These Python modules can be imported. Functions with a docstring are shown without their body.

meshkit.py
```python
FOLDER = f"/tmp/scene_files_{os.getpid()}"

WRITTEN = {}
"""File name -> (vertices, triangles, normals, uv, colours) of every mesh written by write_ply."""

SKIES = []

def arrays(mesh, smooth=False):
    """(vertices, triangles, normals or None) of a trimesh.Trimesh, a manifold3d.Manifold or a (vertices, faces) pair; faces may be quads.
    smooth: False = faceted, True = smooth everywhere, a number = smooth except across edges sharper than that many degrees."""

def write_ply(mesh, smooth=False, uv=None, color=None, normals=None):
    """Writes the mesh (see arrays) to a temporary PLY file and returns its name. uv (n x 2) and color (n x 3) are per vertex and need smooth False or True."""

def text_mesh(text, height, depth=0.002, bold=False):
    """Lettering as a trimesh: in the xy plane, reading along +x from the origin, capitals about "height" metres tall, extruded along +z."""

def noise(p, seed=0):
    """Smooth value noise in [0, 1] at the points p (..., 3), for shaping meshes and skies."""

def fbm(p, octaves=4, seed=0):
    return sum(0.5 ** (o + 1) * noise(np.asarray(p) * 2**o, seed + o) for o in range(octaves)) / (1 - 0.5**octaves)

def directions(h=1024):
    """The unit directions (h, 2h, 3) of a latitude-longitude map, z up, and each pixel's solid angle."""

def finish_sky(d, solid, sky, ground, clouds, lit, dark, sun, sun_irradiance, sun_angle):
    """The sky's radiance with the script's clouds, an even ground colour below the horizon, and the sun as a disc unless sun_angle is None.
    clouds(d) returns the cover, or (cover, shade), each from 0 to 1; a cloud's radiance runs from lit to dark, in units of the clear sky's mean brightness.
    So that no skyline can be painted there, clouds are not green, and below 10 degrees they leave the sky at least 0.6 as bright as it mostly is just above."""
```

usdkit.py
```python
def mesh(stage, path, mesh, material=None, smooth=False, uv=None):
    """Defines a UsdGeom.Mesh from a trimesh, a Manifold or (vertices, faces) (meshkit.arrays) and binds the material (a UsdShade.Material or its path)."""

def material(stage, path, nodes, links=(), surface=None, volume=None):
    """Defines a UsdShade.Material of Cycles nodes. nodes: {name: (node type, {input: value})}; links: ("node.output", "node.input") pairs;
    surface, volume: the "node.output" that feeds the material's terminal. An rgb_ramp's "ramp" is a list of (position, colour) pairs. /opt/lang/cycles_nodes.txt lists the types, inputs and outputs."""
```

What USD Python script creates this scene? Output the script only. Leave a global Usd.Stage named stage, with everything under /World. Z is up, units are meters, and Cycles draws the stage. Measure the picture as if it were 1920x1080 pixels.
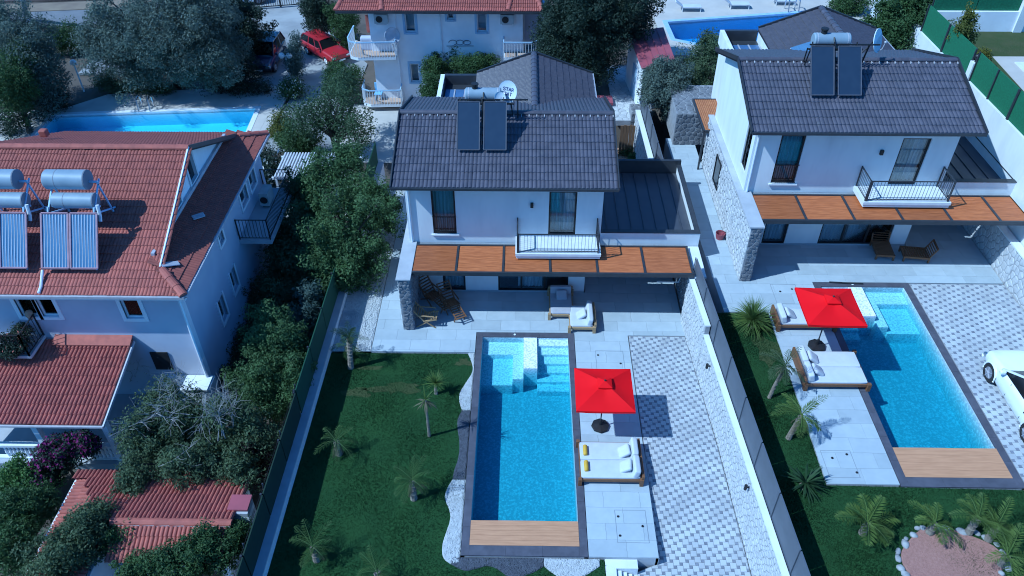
import math, random
import numpy as np, trimesh
from shapely.geometry import Polygon, box as sbox
from scipy.spatial import Voronoi
import usdkit, meshkit
from pxr import Usd, UsdGeom, UsdLux, UsdShade, Gf, Sdf, Vt

stage = Usd.Stage.CreateInMemory()
UsdGeom.SetStageUpAxis(stage, 'Z')
stage.SetDefaultPrim(UsdGeom.Xform.Define(stage, '/World').GetPrim())
UsdGeom.Scope.Define(stage, '/World/Looks')

# ------------------------------------------------------------------ camera, sky, sun
F_PX, PITCH, YAW, ROLL, HC = 1471.55, .69978, .017595, -.002813, 22.0
cp, sp, cy, sy = math.cos(PITCH), math.sin(PITCH), math.cos(YAW), math.sin(YAW)
FW = np.array([-sy*cp, cy*cp, -sp]); R0 = np.array([cy, sy, 0.]); U0 = np.cross(R0, FW)
RT = math.cos(ROLL)*R0 + math.sin(ROLL)*U0; UP = np.cross(RT, FW)
cam = UsdGeom.Camera.Define(stage, '/World/camera')
cam.AddTransformOp().Set(Gf.Matrix4d(*[float(x) for x in (*RT, 0, *UP, 0, *(-FW), 0, 0, 0, HC, 1)]))
cam.CreateHorizontalApertureAttr(36.0); cam.CreateVerticalApertureAttr(20.25)
cam.CreateFocalLengthAttr(36.0*F_PX/1920); cam.CreateClippingRangeAttr(Gf.Vec2f(.1, 2000))
cam.CreateExposureAttr(0.27)
SUN_WB, SKY_WB = (.57, .80, 1.0), (.20, .90, 1.80)      # the photograph's cool white balance, on sun and sky alike
SUN = np.array([-.80, -.29, 1.0]); SUN /= np.linalg.norm(SUN)
el = math.asin(SUN[2]); az = math.atan2(SUN[0], SUN[1])
usdkit.material(stage, '/World/Looks/sky_look', {
    'sky': ('sky_texture', {'sky_type': 'single_scattering', 'sun_disc': False, 'sun_elevation': el, 'sun_rotation': az}),
    'wb': ('mix_color', {'blend_type': 'multiply', 'fac': 1.0, 'b': SKY_WB, 'use_clamp': False}),
    'bg': ('background_shader', {'strength': .10})}, [('sky.color', 'wb.a'), ('wb.result', 'bg.color')], surface='bg.background')
dome = UsdLux.DomeLight.Define(stage, '/World/sky')
UsdShade.MaterialBindingAPI.Apply(dome.GetPrim()).Bind(UsdShade.Material.Get(stage, '/World/Looks/sky_look'))
sun = UsdLux.DistantLight.Define(stage, '/World/sun')
sun.CreateIntensityAttr(1.25); sun.CreateAngleAttr(.53); sun.CreateColorAttr(Gf.Vec3f(*SUN_WB))
sun.CreateNormalizeAttr(True)
zx = np.cross([0, 0, 1.], SUN); zx /= np.linalg.norm(zx); zy = np.cross(SUN, zx)
sun.AddTransformOp().Set(Gf.Matrix4d(*[float(x) for x in (*zx, 0, *zy, 0, *SUN, 0, 0, 0, 60, 1)]))

# ------------------------------------------------------------------ helpers
rng = np.random.default_rng(7)
def at(u, v, z=0.):
    d = FW + RT*(u-960)/F_PX - UP*(v-540)/F_PX
    return np.array([0, 0, HC]) + d*(z-HC)/d[2]
def at_y(u, v, y):
    d = FW + RT*(u-960)/F_PX - UP*(v-540)/F_PX
    return np.array([0, 0, HC]) + d*y/d[1]
def at_x(u, v, x):
    d = FW + RT*(u-960)/F_PX - UP*(v-540)/F_PX
    return np.array([0, 0, HC]) + d*x/d[0]
COUNT, BASE = {}, {'/World': np.zeros(3)}
def newpath(parent, name):
    k = parent + '/' + name; n = COUNT.get(k, 0); COUNT[k] = n+1
    return k if n == 0 else f'{k}_{n:03d}'
def keys(prim, **kw):
    for k, v in kw.items():
        if v: prim.SetCustomDataByKey(k, v)
def top(name, label, cat=None, loc=(0, 0, 0), group=None, kind=None):
    p = newpath('/World', name); x = UsdGeom.Xform.Define(stage, p)
    x.AddTranslateOp().Set(Gf.Vec3d(*map(float, loc))); BASE[p] = np.array(loc, float)
    keys(x.GetPrim(), label=label, category=cat, group=group, kind=kind)
    return p
class MB:
    def __init__(s): s.v, s.f, s.n = [], [], 0
    def add(s, v, f):
        v = np.asarray(v, float); f = np.asarray(f, int)
        if f.shape[1] == 4: f = np.vstack([f[:, [0, 1, 2]], f[:, [0, 2, 3]]])
        s.v.append(v); s.f.append(f+s.n); s.n += len(v); return s
    def mesh(s, m): return s.add(m.vertices, m.faces)
    def box(s, x0, x1, y0, y1, z0, z1):
        v = [(x, y, z) for x in (x0, x1) for y in (y0, y1) for z in (z0, z1)]
        return s.add(v, [[0, 1, 3, 2], [4, 6, 7, 5], [0, 4, 5, 1], [2, 3, 7, 6], [0, 2, 6, 4], [1, 5, 7, 3]])
    def hexa(s, b, t):   # four bottom and four top corners
        return s.add(list(b)+list(t), [[0, 3, 2, 1], [4, 5, 6, 7], [0, 1, 5, 4], [1, 2, 6, 5], [2, 3, 7, 6], [3, 0, 4, 7]])
    def bar(s, p, q, w, h=None, up=(0, 0, 1)):
        p, q = np.asarray(p, float), np.asarray(q, float); h = h or w
        d = (q-p)/np.linalg.norm(q-p); a = np.cross(d, up)
        if np.linalg.norm(a) < 1e-3: a = np.cross(d, [1, 0, 0])
        a /= np.linalg.norm(a); b = np.cross(a, d)
        o = [(-a*w-b*h)/2, (a*w-b*h)/2, (a*w+b*h)/2, (-a*w+b*h)/2]
        return s.hexa([p+x for x in o], [q+x for x in o])
    def tube(s, pts, r, n=6):
        pts = np.asarray(pts, float); t = np.gradient(pts, axis=0); t /= np.linalg.norm(t, axis=1, keepdims=True)+1e-9
        ref = np.array([0, 0, 1.]) if abs(t[:, 2]).mean() < .8 else np.array([1., 0, 0])
        a = np.cross(t, ref); a /= np.linalg.norm(a, axis=1, keepdims=True)+1e-9; b = np.cross(t, a)
        r = np.broadcast_to(r, (len(pts),)); k = np.arange(n)*2*np.pi/n
        v = (pts[:, None]+r[:, None, None]*(np.cos(k)[None, :, None]*a[:, None]+np.sin(k)[None, :, None]*b[:, None])).reshape(-1, 3)
        i, j = np.meshgrid(np.arange(len(pts)-1), np.arange(n), indexing='ij'); j2 = (j+1) % n
        f = np.stack([i*n+j, i*n+j2, (i+1)*n+j2, (i+1)*n+j], -1).reshape(-1, 4)
        s.add(v, f); m = len(pts)
        caps = [[0, k2+1, k2] for k2 in range(1, n-1)]+[[(m-1)*n, (m-1)*n+k2, (m-1)*n+k2+1] for k2 in range(1, n-1)]
        s.f.append(np.array(caps)+s.n-len(v)); return s
    def cyl(s, p, q, r, n=16): return s.tube([p, q], r, n)
    def ball(s, c, r, n=2, sc=(1, 1, 1)):
        m = trimesh.creation.icosphere(n, 1.0); return s.add(m.vertices*r*np.array(sc)+np.array(c), m.faces)
    def lathe(s, c, prof, n=20):
        k = np.arange(n)*2*np.pi/n; prof = np.array(prof, float)
        v = np.stack([prof[:, 0:1]*np.cos(k), prof[:, 0:1]*np.sin(k), np.repeat(prof[:, 1:2], n, 1)], -1).reshape(-1, 3)+np.array(c)
        i, j = np.meshgrid(np.arange(len(prof)-1), np.arange(n), indexing='ij'); j2 = (j+1) % n
        return s.add(v, np.stack([i*n+j, i*n+j2, (i+1)*n+j2, (i+1)*n+j], -1).reshape(-1, 4))
    def rbox(s, c, size, r=.05, rz=0, tilt=None):   # cushion: rounded box
        m = trimesh.creation.box([1, 1, 1]).subdivide().subdivide().subdivide(); v = m.vertices*np.array(size)
        h = np.array(size)/2; r = min(r, h.min()*.98); q = np.clip(v, -(h-r), h-r); d = v-q; l = np.linalg.norm(d, axis=1, keepdims=True)
        v = q+np.where(l > 1e-6, d/np.maximum(l, 1e-6)*r, 0)
        if tilt: v = v @ trimesh.transformations.rotation_matrix(tilt[0], tilt[1])[:3, :3].T
        v = v @ trimesh.transformations.rotation_matrix(rz, [0, 0, 1])[:3, :3].T
        return s.add(v+np.array(c), m.faces)
    def ext(s, poly, z0, z1, M=None):  # extrude shapely polygon; M maps (a,b,c) to the world
        for g in getattr(poly, 'geoms', [poly]):
            if g.is_empty or g.area < 1e-5: continue
            m = trimesh.creation.extrude_polygon(g, z1-z0); v = m.vertices+[0, 0, z0]
            s.add(v if M is None else v @ M[0].T+M[1], m.faces)
        return s
    def arr(s): return np.vstack(s.v), np.vstack(s.f)
    def move(s, M, t=(0, 0, 0)): s.v = [x @ np.array(M).T+np.array(t) for x in s.v]; return s
XZ = lambda y: (np.array([[1., 0, 0], [0, 0, 1.], [0, 1., 0]]), np.array([0, y, 0.]))      # polygon (x,z) extruded along +y
YZ = lambda x: (np.array([[0, 0, 1.], [1., 0, 0], [0, 1., 0]]), np.array([x, 0., 0.]))      # polygon (y,z) extruded along +x
def part(parent, name, mb, mat, smooth=False, label=None, kind=None, **kw):
    v, f = mb.arr() if isinstance(mb, MB) else mb
    b = BASE.get(parent); v = np.asarray(v, float)
    p = newpath(parent, name); BASE[p] = b
    pr = usdkit.mesh(stage, p, (v-b, f), MAT[mat] if isinstance(mat, str) else mat, smooth=smooth).GetPrim()
    keys(pr, label=label, kind=kind, **kw); return p
def single(name, label, cat, mb, mat, smooth=False, group=None, kind=None):
    return part('/World', name, mb, mat, smooth, label, kind, category=cat, group=group)
def rotz(a): c, s = math.cos(a), math.sin(a); return np.array([[c, -s, 0], [s, c, 0], [0, 0, 1.]])

# ------------------------------------------------------------------ materials
MAT = {}
def mat(name, c1, c2=None, scale=4, rough=.7, bump=0, bscale=40, bdist=.01, metal=0, spec=.4, rnd=0, trans=0, stretch=None, detail=6, c3=None, ramp=(.35, .65), coat=0):
    c2 = c2 or tuple(x*.82 for x in c1)
    n = {'g': ('geometry', {}), 'mp': ('mapping', {'scale': stretch or (1, 1, 1)}),
         'n': ('noise_texture', {'scale': scale, 'detail': detail, 'roughness': .6}),
         'r': ('rgb_ramp', {'ramp': [(0, c1), (ramp[0], c1), (ramp[1], c2), (1, c3 or c2)]}),
         'p': ('principled_bsdf', {'roughness': rough, 'metallic': metal, 'specular_ior_level': spec, 'coat_weight': coat})}
    l = [('g.position', 'mp.vector'), ('mp.vector', 'n.vector'), ('n.fac', 'r.fac')]
    col = 'r.color'
    if rnd:
        n['mr'] = ('map_range', {'from_min': 0, 'from_max': 1, 'to_min': 1-rnd, 'to_max': 1+rnd}); n['h'] = ('hsv', {})
        l += [('g.random_per_island', 'mr.value'), ('mr.result', 'h.value'), (col, 'h.color')]; col = 'h.color'
    l.append((col, 'p.base_color'))
    if bump:
        n['bn'] = ('noise_texture', {'scale': bscale, 'detail': 4}); n['b'] = ('bump', {'strength': bump, 'distance': bdist})
        l += [('mp.vector', 'bn.vector'), ('bn.fac', 'b.height'), ('b.normal', 'p.normal')]
    out = 'p.BSDF'
    if trans:
        n['t'] = ('translucent_bsdf', {}); n['mx'] = ('mix_closure', {'fac': trans})
        l += [(col, 't.color'), ('p.BSDF', 'mx.closure1'), ('t.BSDF', 'mx.closure2')]; out = 'mx.closure'
    MAT[name] = usdkit.material(stage, '/World/Looks/'+name, n, l, surface=out)
mat('stucco', (.68, .69, .70), (.61, .62, .64), 1.4, .88, .3, 50, .01, stretch=(1, 1, .3), c3=(.47, .48, .50), ramp=(.42, .66))
mat('white_paint', (.68, .69, .71), (.60, .62, .64), 3, .6)
mat('lilac_plaster', (.50, .52, .60), (.44, .46, .55), 1.0, .9, .2, 50)
mat('old_white', (.80, .81, .83), (.70, .71, .74), .9, .85, .2, 40)
mat('dark_metal', (.025, .028, .035), (.035, .038, .045), 4, .45, spec=.5)
mat('seam_metal', (.045, .05, .065), (.06, .065, .08), 1.5, .4, spec=.5)
mat('black', (.012, .012, .014), (.02, .02, .022), 6, .5)
mat('grey_panel', (.095, .11, .14), (.08, .095, .12), 2, .55)
for i, k in enumerate((.93, 1.0, 1.07)):
    mat(f'slate_tile_{i}', (.088*k, .080*k, .100*k), (.066*k, .062*k, .080*k), 2.2, .42, .3, 60, .005, spec=.5, c3=(.14*k, .135*k, .14*k), ramp=(.4, .62))
    mat(f'clay_tile_{i}', (.42*k, .108*k, .080*k), (.31*k, .080*k, .064*k), 4, .75, .3, 50, .005, c3=(.44*k, .15*k, .115*k))
mat('slate_stuff', (.088, .080, .100), (.064, .060, .078), 5, .42, rnd=.15, spec=.5)
mat('clay_stuff', (.42, .108, .08), (.31, .08, .064), 4, .75, rnd=.18)
mat('mortar', (.42, .40, .42), (.32, .30, .32), 6, .9, .3)
mat('roof_deck', (.03, .025, .03))
mat('red_sheet', (.36, .08, .10), (.30, .07, .09), 1.5, .5)
for i, k in enumerate((.82, 1.0, 1.14)):
    mat(f'pergola_wood_{i}', (.48*k, .14*k, .05*k), (.34*k, .09*k, .03*k), 1.6, .5, .2, 20, .004, stretch=(1.2, 14, 14), detail=6, c3=(.22*k, .065*k, .028*k), ramp=(.38, .6))
mat('teak', (.22, .095, .045), (.14, .06, .03), 4, .55, stretch=(3, 14, 14))
mat('teak_pale', (.42, .27, .15), (.32, .19, .10), 4, .55, stretch=(3, 14, 14))
mat('deck_board', (.56, .27, .15), (.47, .22, .12), 1.6, .6, stretch=(1, 9, 9))
for i, k in enumerate((.93, 1.0, 1.05)):
    mat(f'slab_{i}', (.38*k, .43*k, .465*k), (.34*k, .39*k, .425*k), 2.2, .75, .15, 80, .004)
    mat(f'coping_{i}', (.085*k, .085*k, .11*k), (.06*k, .06*k, .08*k), 3, .65, .2, 60, .004, c3=(.12, .12, .145))
    mat(f'paver_white_{i}', (.43*k, .445*k, .465*k), (.35*k, .36*k, .38*k), .8, .85, .25, 90, .004, c3=(.31, .30, .30))
    mat(f'paver_dark_{i}', (.20*k, .215*k, .26*k), (.15*k, .16*k, .20*k), 5, .85, .25, 90, .004)
mat('paver_bed', (.28, .28, .30), (.20, .20, .22), 5, .95)
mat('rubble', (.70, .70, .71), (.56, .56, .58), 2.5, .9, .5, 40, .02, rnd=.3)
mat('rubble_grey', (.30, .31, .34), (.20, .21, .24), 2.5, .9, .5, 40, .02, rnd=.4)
mat('rubble_bed', (.32, .32, .34), (.24, .24, .26), 5, .95)
mat('concrete', (.42, .43, .46), (.34, .35, .38), 1.3, .85, .25, 40)
mat('concrete_dark', (.20, .21, .24), (.15, .16, .19), 1.3, .85, .25, 40)
mat('hatch_steel', (.22, .25, .29), (.18, .2, .24), 3, .5)
mat('earth', (.11, .085, .07), (.07, .055, .045), .6, .95, .5, 12, .05, c3=(.15, .12, .09))
mat('tan_verge', (.24, .18, .13), (.18, .13, .10), .6, .95, .4, 20)
mat('field_soil', (.085, .055, .05), (.06, .04, .037), .7, .95, .5, 8, .05)
mat('asphalt', (.17, .175, .19), (.13, .135, .15), .6, .9, .3, 60)
mat('rough_concrete', (.33, .33, .33), (.20, .20, .21), .35, .9, .3, 20, c3=(.18, .18, .19))
mat('stone_deck', (.50, .45, .41), (.42, .38, .35), .7, .85, .2, 30)
mat('lawn', (.015, .055, .020), (.019, .064, .021), .7, .95, .25, 70, .03, c3=(.03, .075, .024), spec=.1)
mat('dry_lawn', (.045, .075, .028), (.075, .085, .040), .8, .95, .8, 70, .04, spec=.15)
mat('blade', (.018, .066, .022), (.024, .080, .024), .5, .8, rnd=.25, trans=.25, spec=.2, c3=(.06, .09, .03))
mat('pebble_white', (.66, .67, .68), (.50, .51, .52), 8, .8, rnd=.30)
mat('pebble_dark', (.25, .275, .35), (.15, .165, .22), 8, .8, rnd=.7)
mat('pink_gravel', (.48, .24, .20), (.38, .18, .15), 14, .9, .5, 60, rnd=.2)
mat('boulder', (.36, .36, .36), (.20, .20, .22), 5, .9, .5, 20, .02)
mat('umbrella_red', (.92, .004, .010), (.88, .004, .009), 2, .75, .1, 200, .002, spec=.2, trans=.12)
mat('cushion', (.52, .54, .58), (.47, .49, .53), 3, .9, .2, 120, .004, spec=.2)
mat('cushion_grey', (.38, .38, .42), (.34, .34, .38), 3, .9, .2, 120, .004, spec=.2)
mat('yellow_cloth', (.62, .36, .05), (.52, .29, .04), 5, .9)
mat('curtain_teal', (.40, .52, .54), (.24, .34, .38), 3, .9, stretch=(6, 6, .3))
mat('curtain_white', (.62, .64, .68), (.48, .5, .55), 3, .9, stretch=(6, 6, .3))
mat('chrome', (.75, .76, .78), (.70, .71, .73), 3, .22, metal=1)
mat('tank_steel', (.24, .31, .37), (.19, .26, .32), 2, .5)
mat('collector_dark', (.020, .036, .062), (.024, .041, .068), 3, .25, spec=.5, coat=.3)
mat('collector_blue', (.06, .14, .24), (.09, .20, .32), 6, .25, spec=.6, coat=.5, stretch=(9, .4, .4))
mat('glass_blue', (.05, .12, .24), (.06, .14, .28), 2, .3, spec=.5)
mat('frame_alu', (.50, .50, .54), (.42, .42, .46), 5, .5, metal=.3)
mat('dark_alu', (.10, .10, .12), (.08, .08, .10), 5, .5)
mat('pink_frame', (.38, .22, .26), (.30, .17, .20), 5, .6)
mat('green_net', (.006, .15, .072), (.004, .10, .048), 14, .9, .5, 60, .02, c3=(.012, .20, .095))
mat('hedge_net', (.006, .065, .036), (.004, .042, .024), 14, .9, .5, 60, .02, c3=(.012, .095, .05))
mat('dark_net', (.008, .03, .018), (.006, .022, .014), 9, .9)
mat('car_white', (.78, .80, .80), (.76, .78, .78), 1, .25, spec=.5, coat=.8)
mat('car_blue', (.012, .022, .060), (.010, .018, .05), 1, .25, spec=.5, coat=.8)
mat('car_red', (.42, .018, .028), (.36, .016, .025), 1, .4, spec=.5, coat=.4)
mat('car_glass', (.008, .010, .012), (.010, .012, .014), 1, .08, spec=.6)
mat('tyre', (.018, .018, .02), None, 4, .8)
mat('lamp_white', (.80, .80, .80), None, 4, .3)
mat('blue_trim', (.32, .50, .66), (.26, .42, .58), 3, .6)
mat('terracotta_floor', (.52, .36, .28), (.42, .28, .22), 3, .8)
mat('wood_slat', (.46, .17, .07), (.36, .12, .05), 5, .6)
mat('board_brown', (.22, .12, .07), (.16, .085, .05), 3, .8, stretch=(8, 8, 1))
mat('grey_slat', (.55, .55, .58), (.45, .45, .48), 4, .8)
mat('bark', (.11, .09, .075), (.06, .05, .042), 6, .95, .8, 20, .03, stretch=(1, 1, .3))
mat('pale_bark', (.34, .32, .31), (.24, .22, .22), 6, .95)
mat('palm_trunk', (.26, .22, .18), (.15, .12, .10), 9, .95, .8, 20, .03)
mat('shell_glitter', (.44, .51, .54), (.60, .66, .68), 13, .5, c3=(1.0, 1.0, 1.0), ramp=(.47, .57), detail=2.5)  # mosaic speckle; its white spots paint sun glitter from ripples into the colour
mat('shell_pale', (.80, .82, .84), (.52, .58, .62), 13, .5, c3=(.40, .48, .53), ramp=(.44, .60), detail=2)
mat('shell_sky', (.80, .90, .93), (.74, .86, .90), 1.0, .5)
mat('shell_blue', (.20, .48, .72), (.17, .44, .68), 1.0, .5)
mat('poolside_light', (.45, .47, .47), None, 2, .7)
mat('dish', (.55, .62, .68), (.50, .57, .63), 2, .45)
mat('dish_text', (.03, .05, .16), None, 2, .6)
mat('magenta', (.36, .015, .20), (.26, .01, .14), 5, .8, rnd=.3, trans=.2)
mat('white_petal', (.72, .72, .68), None, 5, .8, trans=.2)
mat('orange_clay', (.50, .26, .18), (.40, .2, .14), 3, .85)
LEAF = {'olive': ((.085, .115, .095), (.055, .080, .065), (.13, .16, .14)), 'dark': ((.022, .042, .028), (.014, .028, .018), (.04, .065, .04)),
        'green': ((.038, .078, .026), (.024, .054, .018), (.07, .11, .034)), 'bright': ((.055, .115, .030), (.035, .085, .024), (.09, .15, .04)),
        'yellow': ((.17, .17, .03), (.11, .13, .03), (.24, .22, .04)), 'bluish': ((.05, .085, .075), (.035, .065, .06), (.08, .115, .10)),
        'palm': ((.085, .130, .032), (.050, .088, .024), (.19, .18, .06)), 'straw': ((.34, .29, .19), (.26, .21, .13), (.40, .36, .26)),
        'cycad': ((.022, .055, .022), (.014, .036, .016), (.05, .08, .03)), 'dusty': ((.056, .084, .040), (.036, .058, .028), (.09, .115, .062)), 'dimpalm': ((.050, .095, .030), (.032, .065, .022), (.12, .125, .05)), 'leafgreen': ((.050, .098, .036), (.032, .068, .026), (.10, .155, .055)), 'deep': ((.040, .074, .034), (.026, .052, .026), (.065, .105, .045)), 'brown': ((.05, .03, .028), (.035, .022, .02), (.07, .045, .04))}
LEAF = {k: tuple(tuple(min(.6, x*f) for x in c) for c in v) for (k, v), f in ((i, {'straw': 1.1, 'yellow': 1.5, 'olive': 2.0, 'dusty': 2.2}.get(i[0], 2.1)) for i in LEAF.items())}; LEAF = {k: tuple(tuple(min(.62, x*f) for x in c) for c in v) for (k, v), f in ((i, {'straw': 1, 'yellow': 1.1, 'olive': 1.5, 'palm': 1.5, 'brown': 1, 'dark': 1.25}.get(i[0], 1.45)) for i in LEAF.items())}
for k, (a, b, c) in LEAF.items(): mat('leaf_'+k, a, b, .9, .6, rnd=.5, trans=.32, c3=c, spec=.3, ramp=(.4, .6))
MAT['pane'] = usdkit.material(stage, '/World/Looks/pane', {'t': ('transparent_bsdf', {'color': (.80, .88, .90)}), 'gl': ('glossy_bsdf', {'roughness': .03, 'color': (.9, .9, .9)}),
    'f': ('fresnel', {'IOR': 1.5}), 'm': ('mix_closure', {})}, [('f.fac', 'm.fac'), ('t.BSDF', 'm.closure1'), ('gl.BSDF', 'm.closure2')], surface='m.closure')
def water(name, col, dens): MAT[name] = usdkit.material(stage, '/World/Looks/'+name, {'g': ('geometry', {}), 'n1': ('noise_texture', {'scale': 11, 'detail': 3, 'distortion': .8}), 'b': ('bump', {'strength': .4, 'distance': .03}),
    't': ('transparent_bsdf', {'color': (.97, .99, 1)}), 'gl': ('glossy_bsdf', {'roughness': .04, 'color': (1, 1, 1)}), 'f': ('fresnel', {'IOR': 1.33}), 'inv': ('math', {'math_type': 'subtract', 'value1': 1.0}), 'fm': ('math', {'math_type': 'multiply'}), 'm': ('mix_closure', {}),
    'va': ('absorption_volume', {'color': col, 'density': dens})},
    [('g.position', 'n1.vector'), ('n1.fac', 'b.height'), ('b.normal', 'gl.normal'), ('b.normal', 'f.normal'), ('f.fac', 'fm.value1'), ('g.backfacing', 'inv.value2'), ('inv.value', 'fm.value2'), ('fm.value', 'm.fac'), ('t.BSDF', 'm.closure1'), ('gl.BSDF', 'm.closure2')],
    surface='m.closure', volume='va.volume')
water('water', (.02, .78, .84), 1.5); water('water_clear', (.10, .86, .94), 1.15)

# ------------------------------------------------------------------ builders
def tile_mesh(tw, tl, hump=.035, thick=.03, n=8):
    a = np.linspace(0, tw, n+1); c = hump*np.abs(np.sin(a/tw*2*np.pi))**.8
    v = [(x, -.02*tl, z+thick) for x, z in zip(a, c)]+[(x, tl*1.04, z*.9) for x, z in zip(a, c)]+[(x, -.02*tl, z*.5-.01) for x, z in zip(a, c)]
    m = n+1; f = []
    for i in range(n): f += [[i, i+1, m+i+1, m+i], [2*m+i, 2*m+i+1, i+1, i]]
    f += [[0, m, 2*m, 2*m], [n, 2*m+n, m+n, m+n]]
    return np.array(v), np.array(f)
def roof_tiles(parent, o, u, w, poly, tw, tl, mats, stuff, most=300, hump=.035, near=True, flip=False):
    """Single roof tiles over the polygon (a along the eave, b up the slope); past MOST the rest become one joined part."""
    o, u, w = (np.array(x, float) for x in (o, u, w)); u /= np.linalg.norm(u); w /= np.linalg.norm(w); n = np.cross(u, w)
    if n[2] < 0: n = -n
    x0, y0, x1, y1 = poly.bounds; tv, tf = tile_mesh(tw, tl, hump); cells = []
    from shapely.prepared import prep
    from shapely.geometry import Point
    pp = prep(poly.buffer(.04)); r = random.Random(3)
    for j in range(int((y1-y0)/tl+.3)):
        for i in range(int((x1-x0)/tw+.5)):
            if pp.contains(Point(x0+(i+.5)*tw, y0+(j+.5)*tl)): cells.append((i, j))
    if near: cells.sort(key=lambda c: (c[1], c[0]))
    rest = MB(); k = 0
    for i, j in cells:
        jit = np.array([r.uniform(-.006, .006), r.uniform(-.008, .008), r.uniform(-.003, .006)])
        v = tv+np.array([x0+i*tw, y0+j*tl, 0])+jit
        p = o+v[:, :1]*u+v[:, 1:2]*w+v[:, 2:]*n
        if k < most: part(parent, 'roof_tile', (p, tf if tf.shape[1] == 3 else np.vstack([tf[:, [0, 1, 2]], tf[:, [0, 2, 3]]])), r.choice(mats)); k += 1
        else: rest.add(p, tf)
    if rest.n: part(parent, 'roof_tiles', rest, stuff, kind='stuff')
def ridge_tiles(parent, a, b, mats, step=.3, r=.11, name='ridge_tile', most=60):
    a, b = np.array(a, float), np.array(b, float); L = np.linalg.norm(b-a); d = (b-a)/L; N = max(1, int(L/step)); st = L/N
    s = np.cross(d, [0, 0, 1]); s /= np.linalg.norm(s); up = np.cross(s, d); rr = random.Random(5)
    k = np.linspace(0, np.pi, 7)
    for i in range(min(N, most)):
        p, q = a+d*st*i, a+d*st*(i+1.08); rad = [(r*1.08, p), (r*.94, q)]
        v = np.array([c+s*R*math.cos(t)+up*R*.75*math.sin(t) for R, c in rad for t in k])
        f = [[j, j+1, 7+j+1, 7+j] for j in range(6)]+[[0, 3, 6, 6], [0, 1, 2, 3], [3, 4, 5, 6], [7, 10, 13, 13], [7, 8, 9, 10], [10, 11, 12, 13]]
        f = np.array(f); part(parent, name, (v, np.vstack([f[:, [0, 1, 2]], f[:, [0, 2, 3]]])), rr.choice(mats))
def mortar_line(parent, a, b, off, side, mat_='mortar'):
    a, b = np.array(a, float), np.array(b, float); s = np.array(side, float)
    part(parent, 'mortar_strip', MB().bar(a+s*off, b+s*off, .05, .05), mat_)
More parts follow.
